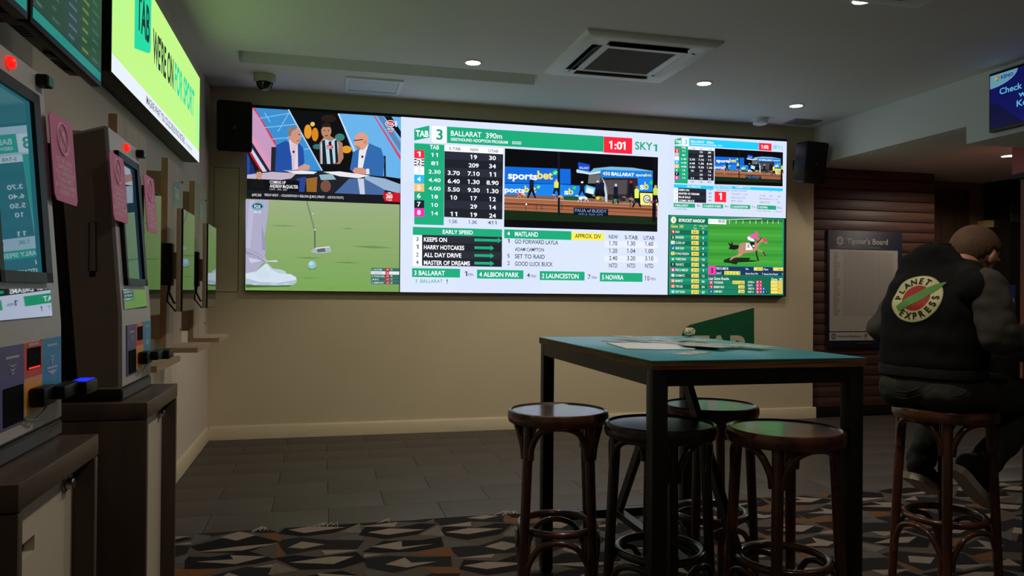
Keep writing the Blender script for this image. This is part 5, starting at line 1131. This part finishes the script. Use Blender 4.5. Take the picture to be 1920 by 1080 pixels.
SLEEVE = mat('sleeve_grey', (74, 70, 66), .9, var=.08, scale=300, bump=.25, bscale=400, spec=.2)
DENIM = mat('denim', (58, 60, 54), .85, var=.1, scale=60, bump=.3, bscale=500, spec=.2)
SKIN = mat('skin', (196, 138, 108), .55, var=.04, scale=40)
HAIR = mat('hair_brown', (96, 66, 46), .7, var=.25, scale=140, bump=.6, bscale=260, stretch=(1, 1, .4))
SHOE = mat('shoe_black', (18, 18, 19), .8, var=.08, scale=200, bump=.2)
SOLE = mat('shoe_sole', (206, 196, 176), .6, var=.04)
STITCH = mat('denim_stitch', (100, 90, 68), .8)
Pz = V((2.295, 2.45, .905))
af = math.radians(20); Fv = V((math.cos(af), math.sin(af), 0)); Rv = V((math.sin(af), -math.cos(af), 0)); Zv = V((0, 0, 1))
man = thing('person', (2.358, 2.45, .82), 'seated person in black hoodie with grey sleeves and round back print, leaning on the bench', 'person')
Nk = Pz + Fv * .135 + Zv * .455
shR = at(1851, 535, 2.74); shL = at(1712, 532, 3.10); elR = at(1874, 632, 2.70); elL = at(1658, 618, 3.12)
wrR = V((2.70, 2.30, 1.095)); wrL = elL + V((.24, .10, -.03))
hipR = Pz + Rv * .085 + V((0.02, 0, -.01)); hipL = Pz - Rv * .09 + V((0.02, 0, -.01))
knR = V((2.735, 2.385, .845)); knL = V((2.66, 2.73, .85)); anR = at(1842, 872, 2.93); anL = at(1727, 860, 3.1)
heR = at(1790, 882, 2.86); toR = at(1846, 948, 2.98); heL = at(1708, 897, 3.03); toL = at(1752, 925, 3.2)
def instep(he, to, an):
    f_ = (to - he).normalized(); m = he.lerp(to, .35); u = an - m; u = (u - f_ * u.dot(f_)).normalized(); return m + u * .045
inR = instep(heR, toR, anR); inL = instep(heL, toL, anL)
Hc = at(1826, 480, 2.93)
ah = math.radians(12); Hf0 = V((math.cos(ah), math.sin(ah), 0)); Hr = V((math.sin(ah), -math.cos(ah), 0))
ph_ = math.radians(-30); Hf = Hf0 * math.cos(ph_) + Zv * math.sin(ph_); Hu = Zv * math.cos(ph_) - Hf0 * math.sin(ph_)
def hp(f_, r_, u_): return Hc + Hf * f_ + Hr * r_ + Hu * u_
# body: one continuous skin from head to ankles, clothes over it
def fingers(wr, dirv, side, up):
    d = V(dirv).normalized(); up = V(up); s_ = d.cross(up).normalized() * side; out = []
    palm = wr + d * .045
    out += [('cap', wr, .026, palm + d * .035, .03), ('cap', palm + s_ * .022, .017, palm + d * .04 + s_ * .03, .016), ('cap', palm - s_ * .022, .017, palm + d * .04 - s_ * .026, .016)]
    for k, (o_, L) in enumerate(((.030, .066), (.011, .076), (-.009, .071), (-.028, .056))):
        a = palm + d * .042 + s_ * o_; b1 = a + d * L * .45 + up * .006; c1 = b1 + d * L * .3 - up * .012; e1 = c1 + d * L * .2 - up * .018
        out += [('cap', a, .0095, b1, .009), ('cap', b1, .009, c1, .0082), ('cap', c1, .0082, e1, .0074)]
    a = palm - d * .01 + s_ * .03; b1 = a + d * .03 + s_ * .026 - up * .004; c1 = b1 + d * .032 + s_ * .004 - up * .008
    out += [('cap', a, .014, b1, .011), ('cap', b1, .0105, c1, .009)]
    return out
neck_lo = Nk + Fv * .02
body = [('ell', hp(-.006, 0, .022), Hf * .094, Hr * .076, Hu * .088), ('ell', hp(.022, 0, -.035), Hf * .066, Hr * .058, Hu * .078), ('ell', hp(.045, 0, -.082), Hf * .034, Hr * .04, Hu * .03),
        ('cap', hp(.088, 0, -.004), .010, hp(.112, 0, -.04), .0125), ('ell', hp(.092, .0, -.066), Hf * .010, Hr * .024, Hu * .010), ('ell', hp(.082, 0, .03), Hf * .016, Hr * .052, Hu * .014),
        ('cap', neck_lo, .062, hp(-.03, 0, -.05), .056), ('cap', neck_lo - Zv * .10, .07, Pz + Zv * .05, .10), ('cap', shR - Zv * .02, .04, shL - Zv * .02, .04), ('cap', shR, .05, elR, .038), ('cap', elR, .038, wrR, .027), ('cap', shL, .05, elL, .038), ('cap', elL, .038, wrL, .027),
        ('cap', hipR, .085, knR, .05), ('cap', hipL, .085, knL, .05), ('cap', knR, .05, anR, .036), ('cap', knL, .05, anL, .036), ('cap', anR, .034, inR, .026), ('cap', anL, .034, inL, .026), ('cap', inR, .026, inR.lerp(toR + (inR - heR.lerp(toR, .35)) * .7, .6), .02), ('cap', inL, .026, inL.lerp(toL + (inL - heL.lerp(toL, .35)) * .7, .6), .02)]
for sg in (1, -1):
    body += [('ell', hp(-.004, sg * .079, -.012), Hf * .018 + Hr * sg * .006, Hr * .007, Hu * .031), ('ell', hp(-.012, sg * .083, -.008), Hf * .010, Hr * .006, Hu * .026)]
body += fingers(wrR, (V((2.86, 2.36, 1.075)) - wrR), 1, Zv) + fingers(wrL, (V((.9, .3, -.15))), -1, Zv)
body_o, _ = blob('body', body, SKIN, vox=.0075, smooth=3, parent=man)
for sg in (1, -1):
    q = MB(); c = hp(.062, sg * .031, .008)
    rows = [[c + (Hf * math.cos(a) + Hr * math.sin(a) * math.cos(p_) + Hu * math.sin(a) * math.sin(p_)) * .0125 for p_ in [2 * math.pi * k / 14 for k in range(14)]] for a in [math.pi * k / 8 for k in range(9)]]
    q.grid(rows, mat('eye_white', (220, 214, 206), .3)); ey = q.build('eye', man)
    q = MB(); q.grid([[c + Hf * (.0125 * math.cos(a) + .0004) + (Hr * math.cos(p_) + Hu * math.sin(p_)) * .0125 * math.sin(a) for p_ in [2 * math.pi * k / 12 for k in range(12)]] for a in (.02, .2, .42)], mat('iris', (60, 44, 30), .2)); q.build('iris', ey)
q = MB(); q.tube([hp(.098, -.022, -.066), hp(.1035, 0, -.067), hp(.098, .022, -.066)], .0035, mat('lips', (150, 84, 74), .5), n=8); q.build('lips', man)
# hair: a short cap over the back, top and sides of the skull
bm = bmesh.new(); r = bmesh.ops.create_uvsphere(bm, u_segments=40, v_segments=26, radius=1); kill = []
for v in bm.verts:
    x, y, z = v.co
    lim = .60 if z > .35 else (.34 if z > .05 else .16)
    low = -.78 if x < -.25 else (-.42 if x < .02 else -.10)
    if (x > lim and z < .74) or z < low or (abs(y) > .8 and -.1 < x < .2 and z < -.05): kill.append(v)
    v.co = hp(-.006, 0, .022) + Hf * x * .0985 + Hr * y * .0795 + Hu * z * .0925
bmesh.ops.delete(bm, geom=kill, context='VERTS')
me = bpy.data.meshes.new('hair'); o0 = V(man['_o'])
for v in bm.verts: v.co -= o0
bm.to_mesh(me); bm.free(); me.materials.append(HAIR)
for p in me.polygons: p.use_smooth = True
hair = bpy.data.objects.new('hair', me); COL.objects.link(hair); hair.parent = man
so = hair.modifiers.new('s', 'SOLIDIFY'); so.thickness = .005; so.offset = -1
# hoodie: torso, hood, sleeves
def ring(c, rw, fd, tilt=0): return (c, Rv * rw, Fv * fd * math.cos(tilt) - Zv * fd * math.sin(tilt))
torso = [('loft', [ring(Pz + Zv * .060 - Fv * .005, .176, .125), ring(Pz + Zv * .070 - Fv * .005, .184, .134), ring(Pz + Zv * .09, .192, .140), ring(Pz + Zv * .18 + Fv * .01, .190, .142, .15), ring(Pz + Zv * .28 + Fv * .03, .196, .142, .25), ring(Pz + Zv * .36 + Fv * .065, .198, .13, .35), ring(Pz + Zv * .425 + Fv * .105, .16, .105, .45), ring(Nk + Zv * .0, .10, .08, .5)]),
         ('ell', shR - Rv * .03 - Zv * .005, Rv * .075, Fv * .075, Zv * .07), ('ell', shL + Rv * .03 - Zv * .005, Rv * .075, Fv * .075, Zv * .07),
         ('cap', shR - Rv * .05 + Zv * .015, .06, Nk + Rv * .05 - Zv * .01, .065), ('cap', shL + Rv * .05 + Zv * .015, .06, Nk - Rv * .05 - Zv * .01, .065)]
# hood lying behind the neck
hb = Nk - Fv * .055 + Zv * .035
torso += [('ell', hb - Zv * .015 - Rv * .02, Rv * .155, Fv * .08, Zv * .062), ('ell', hb - Fv * .035 - Zv * .06 - Rv * .03, Rv * .14, Fv * .06, Zv * .065)]
cr = [(-.10, .075, .0), (-.125, .01, .02), (-.115, -.06, .048), (-.07, -.105, .062), (0, -.12, .066), (.06, -.095, .06), (.095, -.04, .045), (.098, .02, .02), (.075, .085, -.01)]
crp = [Nk + Rv * a + Fv * (b_ + .02) + Zv * c for a, b_, c in cr]
for a, c in zip(crp, crp[1:]): torso.append(('cap', a, .03, c, .03))
hoodie, hbvh = blob('hoodie', torso, HOOD, vox=.011, smooth=7, parent=man); fold(hoodie, .008, 9)
me_ = hoodie.data; hbvh = BVHTree.FromPolygons([v.co + V(man['_o']) for v in me_.vertices], [tuple(p.vertices) for p in me_.polygons])
q = MB(); q.tube(bez([p + Zv * .026 - (p - Nk).normalized() * .0 for p in crp], 5), .006, HOOD, n=8); q.build('hood_rim', hoodie)
# ribbed hem
rows = []
for z, e in ((.0, .000), (.004, .006), (.035, .008), (.045, .002)):
    rows.append([Pz + Zv * (z + .036) + Rv * (.180 + e) * math.copysign(abs(math.cos(a)) ** .8, math.cos(a)) + Fv * ((.129 + e) * math.copysign(abs(math.sin(a)) ** .8, math.sin(a)) - .005) for a in [2 * math.pi * k / 64 for k in range(64)]])
q = MB(); q.grid(rows, mat('hem_rib', (16, 16, 16), .9, bump=.5, bscale=200)); q.build('hem', hoodie)
def sleeve(sh, el, wr, mid):
    o, _ = blob('sleeve', [('cap', sh, .066, el, .06), ('ell', el, V((.066, 0, 0)), V((0, .066, 0)), V((0, 0, .066))), ('cap', el, .06, wr, .042), ('cap', sh.lerp(el, .3), .067, sh.lerp(el, .65), .066)], SLEEVE, vox=.011, smooth=5, parent=man); fold(o, .011, 13, mid)
    q = MB(); d = (wr - el).normalized(); q.tube([wr - d * .005, wr + d * .012, wr + d * .045, wr + d * .05], [.041, .039, .036, .032], HOOD, n=20); q.build('cuff', o)
    return o
sleeve(shR, elR, wrR - (wrR - elR).normalized() * .03, 1.3); sleeve(shL, elL, wrL - (wrL - elL).normalized() * .03, 4.1)
# jeans
jp = [('ell', Pz + Zv * .0 - Fv * .01, Rv * .182, Fv * .128, Zv * .085), ('ell', Pz + Rv * .075 - Fv * .035 - Zv * .02, Rv * .10, Fv * .105, Zv * .082), ('ell', Pz - Rv * .08 - Fv * .035 - Zv * .02, Rv * .10, Fv * .105, Zv * .082),
      ('cap', hipR, .094, knR, .068), ('cap', hipL, .094, knL, .068)]
for kn, an in ((knR, anR), (knL, anL)):
    jp += [('cap', kn, .066, kn.lerp(an, .5), .062), ('cap', kn.lerp(an, .5), .062, an, .056)]
jeans, _ = blob('jeans', jp, DENIM, vox=.011, smooth=5, parent=man); fold(jeans, .006, 14, 7)
jb = BVHTree.FromPolygons([v.co + V(man['_o']) for v in jeans.data.vertices], [tuple(p.vertices) for p in jeans.data.polygons])
def hit(bv, px, py, lift=.0015):
    d = (at(px, py, 1) - EYE).normalized(); h = bv.ray_cast(EYE, d)
    return h[0] - d * lift if h[0] else None
q = MB()
for ln in (((1678, 706), (1679, 733)), ((1679, 733), (1700, 735), (1722, 728), (1746, 708)), ((1679, 745), (1700, 748), (1728, 740), (1750, 724), (1757, 721)), ((1757, 721), (1770, 732), (1790, 743), (1806, 738), (1815, 728)), ((1786, 713), (1800, 722), (1816, 728)), ((1816, 728), (1840, 730), (1866, 732))):
    P_ = []
    for (xa, ya_), (xb, yb3) in zip(ln, ln[1:]):
        for k in range(6): h = hit(jb, xa + (xb - xa) * k / 6, ya_ + (yb3 - ya_) * k / 6); P_ += [h] if h else []
    if len(P_) > 2: q.tube(P_, .0009, STITCH, n=5)
q.build('stitching', jeans, kind='stuff')
h = hit(jb, 1781, 711)
if h: q = MB(); q.lathe([(.004, -.002), (.005, 0), (.003, .002), (0, .0025)], (0, 0, 0), mat('rivet', (150, 120, 70), .4, metal=.8), n=12, T=Matrix.Translation(h) @ (EYE - h).to_track_quat('Z', 'Y').to_matrix().to_4x4()); q.build('rivet', jeans)
# shoes
def shoe(he, to, an):
    f_ = (to - he); L = f_.length; f_.normalize(); u = (an - he.lerp(to, .35)); u = (u - f_ * u.dot(f_)).normalized(); s_ = f_.cross(u)
    c = he.lerp(to, .5)
    o, _ = blob('shoe', [('cap', he + u * .052 + f_ * .034, .036, he.lerp(to, .5) + u * .056, .041), ('cap', he.lerp(to, .5) + u * .056, .041, to + u * .048 - f_ * .035, .034), ('cap', he + u * .06 + f_ * .04, .038, an, .046), ('cap', an, .046, an + (an - he.lerp(to, .35)).normalized() * .03, .046), ('cap', he + u * .06 + f_ * .06, .04, he.lerp(to, .55) + u * .05, .034)], SHOE, vox=.008, smooth=4, parent=man)
    q = MB(); n = 30; rows = []
    prof = [(-.5, .018), (-.47, .034), (-.36, .041), (-.1, .04), (.2, .048), (.36, .044), (.46, .03), (.5, .012)]
    out = [(a * (L + .03), w_) for a, w_ in prof]; loop = out + [(a, -w_) for a, w_ in out[::-1]]
    q.prism([c + f_ * a + s_ * w_ - u * .004 for a, w_ in loop], u * .026, SOLE); q.build('sole', o)
    q = MB()
    for k in range(4): m0 = he.lerp(to, .42 + .09 * k) + u * (.088 - .012 * k); q.tube([m0 - s_ * .022, m0 + u * .004, m0 + s_ * .022], .0028, SHOE, n=6)
    q.build('laces', o)
shoe(heR, toR, anR); shoe(heL, toL, anL)
# round print on the back: cream ring, red disc, plain green slanted shape, lettering
hc_ = hit(hbvh, 1718, 559, 0)
if hc_:
    nv = (-Fv + Zv * .25).normalized(); ub = Rv.copy(); vb = nv.cross(ub).normalized(); vb = vb if vb.z > 0 else -vb
    def onback(a, b_, lift):
        p = hc_ + ub * a + vb * b_ + nv * .15; h = hbvh.ray_cast(p, -nv)
        return (h[0] if h[0] else hc_ + ub * a + vb * b_) + nv * lift
    PC, PR_, PG, PB = mat('print_cream', (214, 208, 150), .7), mat('print_red', (176, 36, 28), .7), mat('print_green', (92, 150, 72), .7), mat('print_black', (20, 19, 18), .8)
    def disc(r0, r1, m, lift, name, par):
        q = MB(); n = 56; k = 6
        q.grid([[onback((r0 + (r1 - r0) * j / k) * math.cos(2 * math.pi * i / n), (r0 + (r1 - r0) * j / k) * math.sin(2 * math.pi * i / n), lift) for i in range(n)] for j in range(k + 1)], m, smooth=True)
        return q.build(name, par)
    Rr = .094
    pr = disc(Rr * .54, Rr, PC, .0032, 'back_print', hoodie); disc(.0005, Rr * .56, PR_, .0037, 'red_disc', hoodie); disc(Rr * .985, Rr * 1.03, mat('print_edge', (150, 150, 140), .7), .0028, 'print_edge', hoodie)
    def projmesh(vs, fs, m, lift, name):
        q = MB()
        for f in fs: q.face([onback(*vs[i], lift) for i in f], m)
        return q.build(name, hoodie)
    ang = math.radians(36); ca, sa = math.cos(ang), math.sin(ang); N_ = 16
    vs, fs = [], []
    for i in range(41):
        t_ = i / 40; x = -.078 + .195 * t_; w_ = .020 * math.sin(math.pi * min(1, .16 + t_ * .84)) ** .7
        for j in range(7): y = w_ * (1 - j / 3); vs.append((x * ca - y * sa, x * sa + y * ca))
    fs = [(i * 7 + j, i * 7 + j + 1, i * 7 + j + 8, i * 7 + j + 7) for i in range(40) for j in range(6)]
    projmesh(vs, fs, PG, .0046, 'green_shape')
    q = MB()
    def arc(word, a0, a1, r, inward):
        for k, chh in enumerate(word):
            q = MB()
            a = math.radians(a0 + (a1 - a0) * k / (len(word) - 1)); v2, f2, asp = glyphs(chh, .03); hgt = .025; wdt = asp * hgt * .9
            for f in f2:
                pts = []
                for i in f:
                    x = (v2[i][0] - .5) * wdt; y = (v2[i][1] - .5) * hgt
                    if inward: dx, dy = (math.sin(a), -math.cos(a)), (math.cos(a), math.sin(a))
                    else: dx, dy = (-math.sin(a), math.cos(a)), (-math.cos(a), -math.sin(a))
                    pts.append(onback(r * math.cos(a) + dx[0] * x + dy[0] * y, r * math.sin(a) + dx[1] * x + dy[1] * y, .0052))
                q.face(pts, PB)
            q.build('letter', hoodie)
    arc('PLANET', 178, 66, Rr * .77, True); arc('EXPRESS', 236, 362, Rr * .77, False)

for o in bpy.data.objects:
    if '_o' in o: del o['_o']
